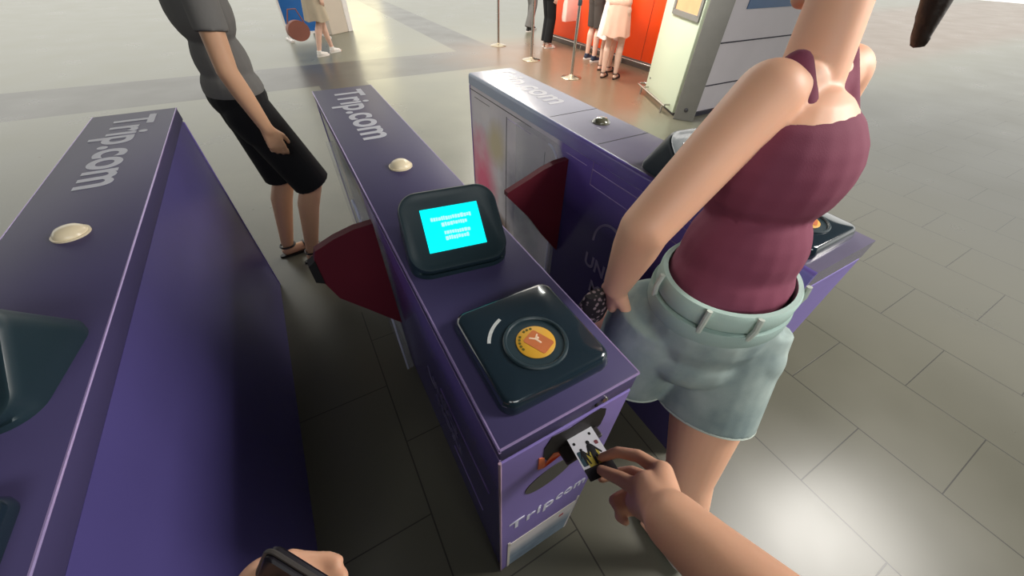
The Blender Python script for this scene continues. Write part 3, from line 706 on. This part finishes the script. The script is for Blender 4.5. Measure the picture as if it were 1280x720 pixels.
figure_print(0.004, 0.0, 1.0, mat('ticket_black', (16, 15, 18), 0.5)); figure_print(-0.014, -0.003, 0.7, MATS['ticket_black'])
tplate('red_mark', 0.007, 0.007, 0.019, 0.012, 0.0003, 0.0008, mat('ticket_red', (120, 60, 66), 0.5), cardp)
tplate('black_mark', 0.005, 0.005, -0.020, 0.022, 0.0003, 0.0008, MATS['ticket_black'], cardp)
tplate('black_mark', 0.005, 0.005, 0.016, 0.030, 0.0003, 0.0008, MATS['ticket_black'], cardp)

# ================================================================== PHOTOGRAPHER
ph = thing('person', 'person at the near end, bare right arm pushing a ticket into the centre gate', 'person', (-0.22, -0.52, 0))
def W2(p): return V(p) - V((-0.22, -0.52, 0))
f2 = V((0.506, 0.862, 0)); r2 = V((0.862, -0.506, 0))
cen = V((-0.225, -0.50, 0))
def BP(r, f, z): return W2(cen + r2 * r + f2 * f + V((0, 0, z)))
Rp = Matrix((r2, f2, V((0, 0, 1)))).transposed()
P = []
for sx in (-1, 1):
    hip, knee, cf, ank = BP(sx * 0.09, 0, 0.88), BP(sx * 0.10, 0.03, 0.48), BP(sx * 0.105, -0.015, 0.36), BP(sx * 0.11, -0.02, 0.09)
    P += chain([hip, knee, cf, ank], [0.09, 0.055, 0.057, 0.036])
    P += [('c', BP(sx * 0.11, -0.04, 0.04), 0.032, BP(sx * 0.125, 0.13, 0.03), 0.026)]
P += [('e', BP(0, 0, 0.94), (0.165, 0.115, 0.13), Rp), ('e', BP(0, 0, 1.1), (0.15, 0.10, 0.14), Rp), ('e', BP(0, 0, 1.25), (0.165, 0.11, 0.15), Rp),
      ('c', BP(-0.17, 0, 1.36), 0.05, BP(0.17, 0, 1.36), 0.05), ('c', BP(0, 0, 1.36), 0.058, BP(0, 0.04, 1.46), 0.055)]
# right arm
wr = at(842, 652, 0.455); wr2 = at(826, 636, 0.475)
shR = BP(0.18, 0.0, 1.36) + V((-0.22, -0.52, 0)); elR = V((0.165, -0.43, 1.10))
P += [('c', W2(shR), 0.052, W2(elR), 0.043)] + chain([W2(elR), W2(elR.lerp(wr, 0.35)), W2(wr.lerp(elR, 0.18)), W2(wr)], [0.050, 0.052, 0.040, 0.037])
H = []
kI, kM, kR, kL = at(828, 590, 0.535), at(822, 604, 0.555), at(812, 620, 0.570), at(800, 636, 0.575)
for kk, r_ in ((kI, 0.0145), (kM, 0.014), (kR, 0.0135), (kL, 0.0125)):
    H.append(('c', wr.lerp(wr2, 0.6), 0.028, kk, r_ + 0.002))
H += [('c', wr2, 0.028, at(810, 608, 0.52), 0.022), ('c', wr2, 0.026, at(800, 628, 0.55), 0.022)]
def finger(pts, rs): return [('c', pts[i], rs[i], pts[i + 1], rs[i + 1]) for i in range(len(pts) - 1)]
H += finger([kI, at(798, 570, 0.570), at(772, 565, 0.592), at(752, 572, 0.604)], [0.0125, 0.0105, 0.0092, 0.0078])
H += finger([kM, at(790, 590, 0.600), at(768, 592, 0.615), at(752, 598, 0.612)], [0.0125, 0.0105, 0.0092, 0.0078])
H += finger([kR, at(784, 618, 0.600), at(768, 626, 0.594), at(774, 636, 0.580)], [0.0135, 0.0112, 0.0098, 0.0085])
H += [('c', kR, 0.014, at(790, 628, 0.585), 0.014), ('c', kM, 0.015, at(795, 612, 0.57), 0.015)]
H += finger([kL, at(784, 638, 0.592), at(774, 646, 0.582), at(782, 652, 0.570)], [0.011, 0.0088, 0.008, 0.007])
# thumb
tb = at(830, 632, 0.480)
TH = [tb, at(800, 612, 0.520), at(775, 598, 0.556), at(752, 588, 0.583)]
H += finger(TH, [0.020, 0.0135, 0.0115, 0.009])
P += [(p[0], W2(p[1]), p[2], W2(p[3]), p[4]) for p in H]
# left arm
lw = at(330, 735, 0.37)
shL = BP(-0.18, 0.0, 1.36) + V((-0.22, -0.52, 0)); elL = V((-0.47, -0.36, 1.09))
P += [('c', W2(shL), 0.052, W2(elL), 0.043)] + chain([W2(elL), W2(elL.lerp(lw, 0.35)), W2(lw)], [0.043, 0.042, 0.029])
LH = []
k4 = [at(362, 703, 0.372), at(368, 720, 0.362), at(372, 738, 0.355), at(374, 756, 0.350)]
for kk in k4: LH.append(('c', lw, 0.023, kk, 0.0125))
LH += finger([k4[0], at(392, 702, 0.378), at(408, 701, 0.380), at(420, 703, 0.378)], [0.0115, 0.0095, 0.0090, 0.0078])
LH += finger([k4[1], at(400, 722, 0.372), at(418, 719, 0.374), at(428, 720, 0.372)], [0.0112, 0.0092, 0.0084, 0.0072])
LH += finger([k4[2], at(405, 742, 0.365), at(420, 741, 0.366), at(430, 742, 0.364)], [0.0110, 0.009, 0.0082, 0.007])
LH += finger([k4[3], at(402, 760, 0.358), at(415, 760, 0.358), at(424, 761, 0.356)], [0.0100, 0.008, 0.0074, 0.0066])
LH += finger([lw, at(352, 748, 0.335), at(374, 762, 0.318), at(392, 766, 0.312)], [0.02, 0.0130, 0.011, 0.009])
P += [(p[0], W2(p[1]), p[2], W2(p[3]), p[4]) for p in LH]
HP, L, R = head_prims(W2((-0.19, -0.355, 1.56)), f2 + V((0, 0, -0.55)), 0.98)
fused('body', P + HP, skin_a, ph, 0.0035, 5)
face_parts(ph, L, R); hair_obj(ph, L, R)
U = [('e', BP(0, 0, 1.0), (0.17, 0.12, 0.12), Rp), ('e', BP(0, 0, 1.12), (0.165, 0.115, 0.14), Rp), ('e', BP(0, 0, 1.25), (0.178, 0.122, 0.145), Rp), ('c', BP(-0.165, 0, 1.355), 0.062, BP(0.165, 0, 1.355), 0.062),
     ('c', W2(shR), 0.064, W2(shR.lerp(elR, 0.1)), 0.064), ('c', W2(shL), 0.064, W2(shL.lerp(elL, 0.1)), 0.064), ('f', W2(shR), 0.066, W2(shR.lerp(elR, 0.55)), 0.062), ('f', W2(shL), 0.066, W2(shL.lerp(elL, 0.55)), 0.062)]
fused('shirt', U, blackcl, ph, 0.006, 4)
Wp = [('e', BP(0, 0, 0.93), (0.175, 0.125, 0.12), Rp)]
for sx in (-1, 1): Wp += [('f', BP(sx * 0.09, 0, 0.92), 0.105, BP(sx * 0.10, 0.03, 0.48), 0.08), ('c', BP(sx * 0.10, 0.03, 0.54), 0.083, BP(sx * 0.10, 0.02, 0.40), 0.078), ('c', BP(sx * 0.09, 0, 0.88), 0.103, BP(sx * 0.09, 0, 0.8), 0.1), ('f', BP(sx * 0.10, 0.03, 0.5), 0.08, BP(sx * 0.11, -0.02, 0.07), 0.065)]
fused('trousers', Wp, dgreycl, ph, 0.007, 4)
for sx in (-1, 1):
    sh_ = fused('shoe', [('c', BP(sx * 0.11, -0.05, 0.05), 0.042, BP(sx * 0.122, 0.1, 0.042), 0.036), ('c', BP(sx * 0.122, 0.1, 0.042), 0.036, BP(sx * 0.128, 0.17, 0.036), 0.026)], blackcl, ph, 0.006, 2, cuts=[((0, 0, 0.004), (0, 0, -1))])
# nail of the thumb
# object in the left hand
hp = thing('wallet', 'black wallet held in the left hand at the bottom left corner', 'wallet', tuple(at(383, 735, 0.345)))
c0 = at(383, 735, 0.345)
bm = NB(); Mw = RM.to_4x4() @ Matrix.Rotation(math.radians(-32), 4, 'Z') @ Matrix.Rotation(math.radians(25), 4, 'X')
cam_w = [(-0.042, -0.03), (0.030, -0.03), (0.030, 0.022), (-0.042, 0.022)]
loft(bm, [[Mw @ V((x - 0.008, y - 0.004, z)) for x, y in rrect(w_, h_, 0.008, 6)] for w_, h_, z in ((0.076, 0.052, -0.008), (0.08, 0.056, -0.006), (0.08, 0.056, 0.004), (0.076, 0.052, 0.006))])
obj('cover', bm, mat('wallet_black', (20, 16, 26), 0.45), hp, True)
bm = NB(); tube(bm, [Mw @ V((x - 0.008, y - 0.004, 0.0)) for x, y in rrect(0.084, 0.060, 0.01, 6)], 0.0022, 6); obj('edge_band', bm, mat('wallet_edge', (66, 62, 60), 0.5), hp, True)

# ================================================================== WOMAN WALKING THROUGH
wo_o = V((0.57, 0.12, 0))
wo = thing('person', 'woman in maroon top and pale denim shorts walking between the centre and right gates', 'person', tuple(wo_o))
def Q(x, y, z): return V((x, y, z)) - wo_o
fW = V((-0.10, 0.995, 0)).normalized(); rW = V((fW.y, -fW.x, 0)); RW = Matrix((rW, fW, V((0, 0, 1)))).transposed()
hipL, kneeL, calfL, ankL = Q(0.49, 0.14, 0.86), Q(0.43, 0.38, 0.50), Q(0.44, 0.40, 0.36), Q(0.46, 0.48, 0.10)
hipR, kneeR, calfR, ankR = Q(0.635, 0.03, 0.86), Q(0.520, -0.125, 0.47), Q(0.515, -0.18, 0.34), Q(0.535, -0.25, 0.095)
P = chain([hipL, hipL.lerp(kneeL, 0.5), kneeL, calfL, ankL], [0.095, 0.082, 0.056, 0.058, 0.036])
P += chain([hipR, hipR.lerp(kneeR, 0.5), kneeR, calfR, ankR], [0.100, 0.090, 0.062, 0.055, 0.034])
P += [('c', ankL + V((0, -0.02, -0.05)), 0.03, ankL + V((0.0, 0.10, -0.07)), 0.024), ('c', ankR + V((0, -0.02, -0.05)), 0.03, ankR + V((0.0, 0.08, -0.068)), 0.022)]
for q in range(5):
    P.append(('c', ankL + V(((q - 2) * 0.012, 0.10, -0.075)), 0.01, ankL + V(((q - 2) * 0.0135, 0.145 - abs(q - 1) * 0.006, -0.082)), 0.0085))
    P.append(('c', ankR + V(((q - 2) * 0.012, 0.08, -0.074)), 0.01, ankR + V(((q - 2) * 0.0135, 0.125 - abs(q - 1) * 0.006, -0.08)), 0.0085))
tor = [Q(0.585, 0.075, 0.93), Q(0.625, 0.10, 1.06), Q(0.665, 0.135, 1.22), Q(0.695, 0.17, 1.34)]
P += [('e', tor[0], (0.165, 0.125, 0.12), RW), ('e', tor[1], (0.122, 0.095, 0.13), RW), ('e', tor[2], (0.142, 0.105, 0.14), RW), ('c', Q(0.57, 0.16, 1.345), 0.046, Q(0.83, 0.19, 1.345), 0.046),
      ('c', tor[3], 0.052, Q(0.72, 0.20, 1.46), 0.046)]
shl, ell, wrl = Q(0.575, 0.165, 1.345), Q(0.372, 0.158, 1.157), Q(0.385, 0.190, 0.985)
P += chain([shl, shl.lerp(ell, 0.45), ell], [0.052, 0.049, 0.044]) + chain([ell, ell.lerp(wrl, 0.3), wrl], [0.044, 0.042, 0.028])
P += hand_prims(wrl, (0.25, 0.35, -0.9), (-0.9, 0.25, -0.1), (0.5, -0.3, 0.2), curls=(50, 55, 60, 60), s=0.92)
shr, elr, wrr = Q(0.84, 0.19, 1.345), Q(0.93, 0.20, 1.10), Q(0.91, 0.42, 1.07)
P += chain([shr, elr, elr.lerp(wrr, 0.35), wrr], [0.050, 0.040, 0.038, 0.025])
P += hand_prims(wrr, (-0.1, 1, -0.05), (0.2, 0, 1), (-1, 0, 0), curls=(25, 28, 30, 32), s=0.92)
HP, L, R = head_prims(Q(0.745, 0.245, 1.555), fW + V((0.15, 0, -0.35)), 0.97)
fused('body', P + HP, skin_w, wo, 0.0045, 6)
face_parts(wo, L, R, 0.97); hair_obj(wo, L, R, 0.97, ponytail=True)
T = [('e', tor[0].lerp(tor[1], 0.55), (0.148, 0.118, 0.10), RW), ('e', tor[1], (0.138, 0.110, 0.13), RW), ('e', tor[2], (0.157, 0.120, 0.13), RW), ('c', Q(0.625, 0.165, 1.33), 0.050, Q(0.775, 0.18, 1.335), 0.050)]
for sx in (-1, 1): T += [('c', tor[3] + rW * sx * 0.075 + V((0, -0.06, -0.05)), 0.026, tor[3] + rW * sx * 0.085 + V((0, 0.0, 0.045)), 0.022), ('c', tor[3] + rW * sx * 0.075 + V((0, 0.06, -0.05)), 0.026, tor[3] + rW * sx * 0.085 + V((0, 0.0, 0.045)), 0.022)]
tp = fused('tank_top', T, top_m, wo, 0.006, 5)
hemL, hemR = Q(0.455, 0.135, 0.715), Q(0.555, -0.040, 0.685)
Wd = [('e', tor[0] + V((0, 0, -0.005)), (0.176, 0.136, 0.125), RW), ('e', Q(0.575, 0.065, 0.85), (0.17, 0.13, 0.09), RW),
      ('f', hipL + V((-0.01, -0.02, 0.06)), 0.098, hemL, 0.112), ('f', hipR + V((0, 0, 0.05)), 0.105, hemR, 0.118),
      ('c', hipL, 0.106, hipL.lerp(hemL, 0.3), 0.108), ('c', hipL + V((0.02, -0.09, -0.01)), 0.062, hipL + V((0.02, -0.09, -0.03)), 0.062), ('c', hipR + V((-0.02, -0.06, 0.0)), 0.072, hipR + V((-0.02, -0.065, -0.02)), 0.07)]
waist_n = V((0.06, 0.02, 1)).normalized()
shorts = fused('denim_shorts', Wd, denim, wo, 0.0055, 4, cuts=[(tor[0] + V((0, 0, 0.085)), waist_n)])
# waistband: a band round the waist, tilted like the top of the shorts
def band(name, c, rx, ry, h_, th, nrm, m, par, n=72):
    nrm = V(nrm).normalized(); u = (rW - nrm * rW.dot(nrm)).normalized(); w = nrm.cross(u)
    b = NB(); ring = []
    for sc, z in ((1, 0), (1 + th, 0.15 * h_), (1 + th, 0.85 * h_), (1, h_), (0.93, h_), (0.93, 0)):
        ring.append([c + u * rx * sc * math.cos(2 * PI * j / n) + w * ry * sc * math.sin(2 * PI * j / n) + nrm * z for j in range(n)])
    R_ = [[b.verts.new(p) for p in r] for r in ring]
    for i in range(len(R_)):
        a, d = R_[i], R_[(i + 1) % len(R_)]
        for j in range(n): b.faces.new((a[j], a[(j + 1) % n], d[(j + 1) % n], d[j]))
    return obj(name, b, m, par, True), u, w, nrm
wc = tor[0] + V((0.008, 0.005, 0.055))
light_d = mat('denim_light', (176, 200, 192), 0.85, bump=0.3, bscale=500)
wb, u_, w_, n_ = band('waistband', wc, 0.162, 0.126, 0.042, 0.03, waist_n, light_d, shorts)
band('yoke_band', wc - n_ * 0.036 + V((-0.002, 0, 0)), 0.171, 0.133, 0.034, 0.012, waist_n, mat('denim_mid', (160, 182, 176), 0.88, bump=0.3, bscale=500), shorts)
for a in (150, 200, 235, 300, 30, 80):
    a = math.radians(a); p = wc + u_ * 0.171 * math.cos(a) + w_ * 0.134 * math.sin(a)
    b = NB(); tube(b, [p - n_ * 0.008, p + (u_ * math.cos(a) + w_ * math.sin(a)) * 0.004 + n_ * 0.02, p + n_ * 0.046], 0.0055, 8); obj('belt_loop', b, denim_in, wb, True)
# stitched seams and rolled frayed hems
def hem(name, top, c, r, m):
    ax = (c - top).normalized(); u, w = frame(ax); n = 60
    b = NB(); tube(b, [c - ax * 0.003 + (u * math.cos(2 * PI * j / n) + w * math.sin(2 * PI * j / n)) * r for j in range(n + 1)], 0.0038, 6); obj(name, b, m, shorts, True)
hem('frayed_hem', hipL + V((-0.01, -0.02, 0.06)), hemL, 0.110, denim_in); hem('frayed_hem', hipR + V((0, 0, 0.05)), hemR, 0.114, denim_in)
for ank, nm in ((ankL, 'shoe'), (ankR, 'shoe')):
    dz = -0.0 if nm else 0
    so = fused(nm, [('c', ank + V((0, -0.02, -0.05)), 0.037, ank + V((0, 0.07, -0.062 - 0)), 0.034), ('c', ank + V((0, 0.07, -0.062 - 0)), 0.034, ank + V((0, 0.14, -0.07 - 0)), 0.026)], whitesh, wo, 0.006, 3, cuts=[((0, 0, 0.002), (0, 0, -1))])

# crocheted pouch she holds at her hip
pc = V((0.370, 0.225, 0.905))
po = thing('pouch', 'small dark patterned pouch in the hand of the woman in denim shorts', 'pouch', tuple(pc))
b = NB()
loft(b, [[V((math.cos(2 * PI * j / 24) * rx, math.sin(2 * PI * j / 24) * ry, z)) for j in range(24)] for rx, ry, z in ((0.02, 0.012, -0.055), (0.038, 0.022, -0.045), (0.044, 0.026, -0.01), (0.036, 0.02, 0.02), (0.028, 0.014, 0.034))])
def croch():
    m = bpy.data.materials.new('crochet_pattern'); m.use_nodes = True; nt = m.node_tree; bs = nt.nodes['Principled BSDF']
    tc = nt.nodes.new('ShaderNodeTexCoord'); v = nt.nodes.new('ShaderNodeTexVoronoi'); v.inputs['Scale'].default_value = 90; nt.links.new(tc.outputs['Object'], v.inputs['Vector'])
    r = nt.nodes.new('ShaderNodeValToRGB'); r.color_ramp.elements[0].position = 0.3; r.color_ramp.elements[0].color = lin((150, 130, 135)) + (1,); r.color_ramp.elements[1].position = 0.45; r.color_ramp.elements[1].color = lin((30, 22, 30)) + (1,)
    nt.links.new(v.outputs['Distance'], r.inputs['Fac']); nt.links.new(r.outputs['Color'], bs.inputs['Base Color']); bs.inputs['Roughness'].default_value = 0.8
    return m
obj('pouch_body', b, croch(), po, True)

# ================================================================== QUEUE BARRIER POSTS
def stanchion(x, y, label):
    t = thing('barrier_post', label, 'barrier post', (x, y, 0), 0, 'queue barrier posts')
    b = NB(); lathe(b, [(0.16, 0), (0.16, 0.006), (0.15, 0.012), (0.07, 0.03), (0.03, 0.045), (0.022, 0.05)], 40); obj('base', b, brass, t, True)
    b = NB(); lathe(b, [(0.022, 0.04), (0.022, 0.90)], 24); obj('pole', b, steel, t, True)
    b = NB(); lathe(b, [(0.03, 0.90), (0.03, 0.965), (0.024, 0.975), (0.004, 0.98)], 24); obj('belt_head', b, blackp, t, True)
    return t
stanchion(3.937, 7.513, 'polished queue barrier post farthest from the gates')
stanchion(3.901, 6.174, 'middle one of the three polished queue barrier posts')
stanchion(3.867, 4.906, 'queue barrier post nearest the gates, beside the woman in strapped sandals')

# ================================================================== COUNTER, KIOSK, POST, PANELS
ct = thing('ticket_counter', 'long orange service counter with a grey plinth behind the queueing people', 'counter', (5.3, 4.0, 0))
bm = NB(); box(bm, 0.0, 0.7, 0.05, 3.75, 0.11, 1.08, 0.006, 2); cb = obj('front_panel', bm, orange, ct, True)
for yy in [0.9, 1.8, 2.7]:
    b = NB(); box(b, -0.003, 0.003, yy - 0.004, yy + 0.004, 0.12, 1.07); obj('panel_joint', b, mat('orange_dark', (150, 44, 14), 0.5), cb)
bm = NB(); box(bm, -0.01, 0.7, 0.05, 3.75, 0.0, 0.11, 0.004, 1); obj('plinth', bm, mat('plinth_grey', (108, 98, 92), 0.3, 0.4), ct)
bm = NB(); box(bm, -0.06, 0.75, 0.0, 3.80, 1.08, 1.12, 0.01, 2); obj('worktop', bm, whitep, ct, True)
bm = NB(); tube(bm, [V((-0.05, 0.1, 0.09)), V((-0.05, 3.7, 0.09))], 0.012, 10)
for yy in (0.15, 1.3, 2.5, 3.65): tube(bm, [V((-0.05, yy, 0.005)), V((-0.05, yy, 0.09))], 0.01, 8)
obj('foot_rail', bm, steel, ct, True)

# cream kiosk, its face runs from (4.40,3.85) to (4.02,2.96)
kd = (V((3.96, 2.93, 0)) - V((4.39, 3.84, 0))); kl = kd.length; ka = math.atan2(kd.y, kd.x)
kk = thing('ticket_kiosk', 'tall cream ticket kiosk with a chrome foot rail beside the orange counter', 'kiosk', (4.39, 3.84, 0), ka)
bm = NB(); box(bm, 0.0, kl, 0.0, 0.24, 0.035, 2.1, 0.008, 2); kb = obj('cabinet', bm, kioskw, kk, True)
bm = NB(); box(bm, 0.02, kl - 0.02, 0.03, 0.22, 0.0, 0.035); obj('plinth', bm, dsteel, kk)
bm = NB(); tube(bm, [V((-0.02, -0.10, 0.10)), V((kl - 0.05, -0.10, 0.10))], 0.014, 10)
tube(bm, [V((-0.02, -0.10, 0.10)), V((-0.06, -0.06, 0.10)), V((-0.06, 0.0, 0.10)), V((-0.02, 0.03, 0.10))], 0.014, 10)
for xx in (0.12, kl - 0.12): tube(bm, [V((xx, -0.10, 0.003)), V((xx, -0.10, 0.10))], 0.012, 8)
for xx in (0.12, kl - 0.12): tube(bm, [V((xx, -0.10, 0.095)), V((xx, 0.01, 0.095))], 0.01, 8)
obj('foot_rail', bm, steel, kk, True)
wf = 0.0
bm = NB()
for a in ((0.28, 0.33, 0.98, 1.75), (kl - 0.07, kl - 0.02, 0.98, 1.75), (0.28, kl - 0.02, 0.94, 0.99), (0.28, kl - 0.02, 1.72, 1.77)): box(bm, a[0], a[1], -0.02, 0.01, a[2], a[3])
wfm = obj('display_frame', bm, greyp, kk)
bm = NB(); box(bm, 0.32, kl - 0.06, -0.008, 0.004, 0.985, 1.73); obj('display', bm, mat('amber_display', (230, 176, 130), 0.3, vscale=6, var=0.2), wfm)
bm = NB(); lathe(bm, [(0.012, 0), (0.012, 0.006), (0.002, 0.008)], 12, (0.10, 0.0, 0.20), (0, -1, 0)); obj('bolt', bm, dsteel, kk)

pp = thing('steel_post', 'wide grey upright post with a bolt near its foot, right of the cream kiosk', 'post', (4.00, 2.775, 0), math.radians(-54))
bm = NB(); box(bm, -0.115, 0.115, -0.05, 0.05, 0.0, 2.6, 0.01, 2); pq = obj('upright', bm, greyp, pp, True)
bm = NB(); lathe(bm, [(0.024, 0), (0.024, 0.004), (0.014, 0.006), (0.012, 0.012), (0.002, 0.014)], 20, (0.0, -0.05, 0.12), (0, -1, 0)); obj('bolt', bm, dsteel, pp, True)
pw = thing('partition', 'pale grey panelled partition at the right edge behind the woman', 'partition', (4.10, 2.72, 0), 0)
bm = NB(); box(bm, 0.0, 3.2, 0.10, 0.18, 0.0, 2.6, 0.004, 1); px = obj('board', bm, greywall, pw)
bm = NB()
for z in (0.32, 0.75, 1.25, 1.8): box(bm, 0.0, 3.2, 0.094, 0.101, z, z + 0.012)
box(bm, 0.0, 3.2, 0.06, 0.11, 0.0, 0.04)
obj('joint', bm, seam_d, pw)
bm = NB(); box(bm, 0.4, 3.0, 0.09, 0.101, 1.05, 1.13); obj('stripe', bm, mat('stripe_blue', (70, 100, 140), 0.4), pw)

# ================================================================== FAR LEFT: column and blue board
bm = NB(); a0 = V((1.10, 9.95, 0)); box(bm, 0, 0.62, 0, 0.55, 0, 3.9, 0.01, 2)
co = thing('column', 'square beige column with a white corner strip at the top left', 'column', (1.12, 9.86, 0), math.radians(38))
obj('shaft', bm, columnm, co)
bm = NB(); box(bm, 0.50, 0.64, -0.02, 0.15, 0, 3.9, 0.008, 1); obj('corner_strip', bm, columnw, co)
bb = thing('signboard', 'blue free-standing board in a thin white frame beside the beige column', 'sign', (0.62, 9.62, 0), math.radians(10))
bm = NB(); box(bm, -0.35, 0.35, -0.015, 0.015, 0.12, 1.9); obj('board', bm, bluem, bb)
bm = NB()
box(bm, -0.38, -0.35, -0.025, 0.025, 0.0, 1.93); box(bm, 0.35, 0.38, -0.025, 0.025, 0.0, 1.93); box(bm, -0.38, 0.38, -0.025, 0.025, 0.09, 0.13); box(bm, -0.38, 0.38, -0.025, 0.025, 1.9, 1.93)
box(bm, -0.40, -0.33, -0.2, 0.2, 0.0, 0.03); box(bm, 0.33, 0.40, -0.2, 0.2, 0.0, 0.03)
obj('frame', bm, columnw, bb)

# ================================================================== PEOPLE FARTHER OFF
grp = 'people queueing at the orange counter'
def foot_pair(base, face, a, b):
    """local foot positions from two world points under the ankles"""
    M = Matrix.Rotation(-math.radians(face), 3, 'Z'); return M @ (V(a) - V(base)), M @ (V(b) - V(base))
person('woman in a pink dress and strapped sandals standing nearest the kiosk', (4.36, 4.62, 0), -60, 1.63, True, skin_c, lower='dress', lower_m=pinkcl, upper_m=pinkcl, hem=0.56, shoe='sandal', shoe_m=blacksh, group=grp, arm='hold', long_hair=True, hemr=0.20, feet=(V((-0.09, 0.02, 0)), V((0.10, 0.05, 0))))
person('person in a white dress behind the woman in pink at the orange counter', (4.62, 5.02, 0), -75, 1.6, True, skin_c, lower='dress', lower_m=whitecl, upper_m=whitecl, hem=0.46, shoe='sandal', shoe_m=blacksh, group=grp, arm='hold', hemr=0.21, feet=(V((-0.08, 0.0, 0)), V((0.08, 0.0, 0))))
person('man in charcoal shorts and navy sneakers with white soles at the counter', (4.86, 5.72, 0), -100, 1.72, False, skin_c, lower='shorts', lower_m=dgreycl, upper_m=dgreycl, hem=0.50, shoe='sneaker', shoe_m=navysh, group=grp, arm='hold', feet=(V((-0.10, -0.0, 0)), V((0.12, 0.02, 0))))
pb, parms = person('woman in wide black trousers and pale heels in the queue', (4.74, 6.98, 0), -95, 1.65, True, skin_c, lower='trousers', lower_m=blackcl, upper_m=whitecl, hem=0.10, shoe='sandal', shoe_m=whitesh, group=grp, arm='down', long_hair=True, feet=(V((-0.07, 0.02, 0)), V((0.07, 0.0, 0))))
person('person in grey trousers farthest back in the queue', (5.45, 8.75, 0), -80, 1.7, False, skin_b, lower='trousers', lower_m=greycl, upper_m=greycl, hem=0.09, shoe='sneaker', shoe_m=blacksh, group=grp, arm='down', feet=(V((-0.1, 0.1, 0)), V((0.1, -0.15, 0))))
# shopping bag
bg = thing('shopping_bag', 'pale pink paper bag hanging in front of the orange counter', 'bag', (5.02, 6.66, 0.46), math.radians(10))
b = NB(); loft(b, [[V((x, y, z)) for x, y in rrect(w_, d_, 0.02, 4)] for w_, d_, z in ((0.30, 0.10, 0.0), (0.32, 0.12, 0.06), (0.31, 0.11, 0.25), (0.30, 0.07, 0.36))]); obj('bag_body', b, mat('bag_pink', (244, 204, 192), 0.7), bg, True)
for yy in (-0.03, 0.03):
    b = NB(); tube(b, [V((-0.07, yy, 0.35)), V((-0.05, yy, 0.46)), V((0, yy * 0.3, 0.50)), V((0.05, yy, 0.46)), V((0.07, yy, 0.35))], 0.004, 6); obj('handle', b, whitesh, bg, True)

person('man in black shorts and grey shirt stepping past the far end of the centre gate', (-0.31, 2.08, 0), -78, 1.72, False, skin_b, lower='shorts', lower_m=blackcl, upper_m=greycl, hem=0.50, shoe='sandal', shoe_m=blacksh, arm='down', feet=(V((-0.09, -0.10, 0)), V((0.07, 0.0, 0))), knee_push=(0.03, 0.10))
person('woman in a beige dress walking with pale shoes by the blue board', (0.72, 8.02, 0), -60, 1.62, True, skin_c, lower='dress', lower_m=beigecl, upper_m=beigecl, hem=0.50, shoe='sneaker', shoe_m=whitesh, arm='down', long_hair=True, hemr=0.23, feet=(V((-0.03, 0.16, 0)), V((0.06, -0.18, 0))))
hb = thing('handbag', 'red brown leather handbag beside the woman in beige at the top left', 'bag', (0.36, 7.75, 0.27), math.radians(15))
b = NB(); loft(b, [[V((x, 0 + q, z)) for x, z in [(0.17 * math.cos(a), 0.14 + 0.14 * math.sin(a)) for a in [2 * PI * j / 28 for j in range(28)]]] for q in (-0.05, 0.05)]); obj('bag_body', b, brownbag, hb, True)
b = NB(); tube(b, [V((-0.13, 0, 0.24)), V((-0.06, 0, 0.42)), V((0.06, 0, 0.42)), V((0.13, 0, 0.24))], 0.01, 8); obj('strap', b, brownbag, hb, True)

# ================================================================== LIGHT
w = bpy.data.worlds.new('world'); S.world = w; w.use_nodes = True
bg_ = w.node_tree.nodes['Background']; bg_.inputs['Color'].default_value = (1.0, 0.99, 0.93, 1); bg_.inputs['Strength'].default_value = 1.35
def area(name, loc, size, sizey, power, color, target):
    ld = bpy.data.lights.new(name, 'AREA'); ld.shape = 'RECTANGLE'; ld.size = size; ld.size_y = sizey; ld.energy = power; ld.color = color
    o = bpy.data.objects.new(name, ld); COL.objects.link(o); o.location = loc
    o.rotation_euler = (V(target) - V(loc)).to_track_quat('-Z', 'Y').to_euler(); return o
area('counter_fill', (3.4, 6.5, 3.25), 3.0, 0.6, 190, (1.0, 0.93, 0.82), (5.0, 6.0, 0))  # unseen fill light, added to brighten the counter area
area('kiosk_fill', (2.6, 3.4, 3.2), 1.6, 0.6, 150, (1.0, 1.0, 0.93), (4.2, 3.3, 0.8))  # fill light added for the kiosk face, no visible fitting
area('gate_fill', (-0.6, -2.2, 3.25), 3.0, 1.6, 95, (0.97, 1.0, 0.97), (0.3, 0.2, 0.6))  # unseen fill added behind the camera to lift the gate's front face
area('gate_fill', (2.6, -0.8, 3.25), 1.0, 2.4, 230, (1.0, 0.96, 0.9), (0.8, 0.0, 0.9))  # unseen fill added on the right to brighten the woman's arm
area('hall_lamp', (3.6, 22, 2.6), 3.0, 3.0, 75, (1.0, 0.86, 0.42), (2.0, 9.0, 0))

S.view_settings.view_transform = 'Standard'; S.view_settings.look = 'None'; S.view_settings.gamma = 1.0
S.view_settings.use_curve_mapping = False; S.view_settings.exposure = 0.0
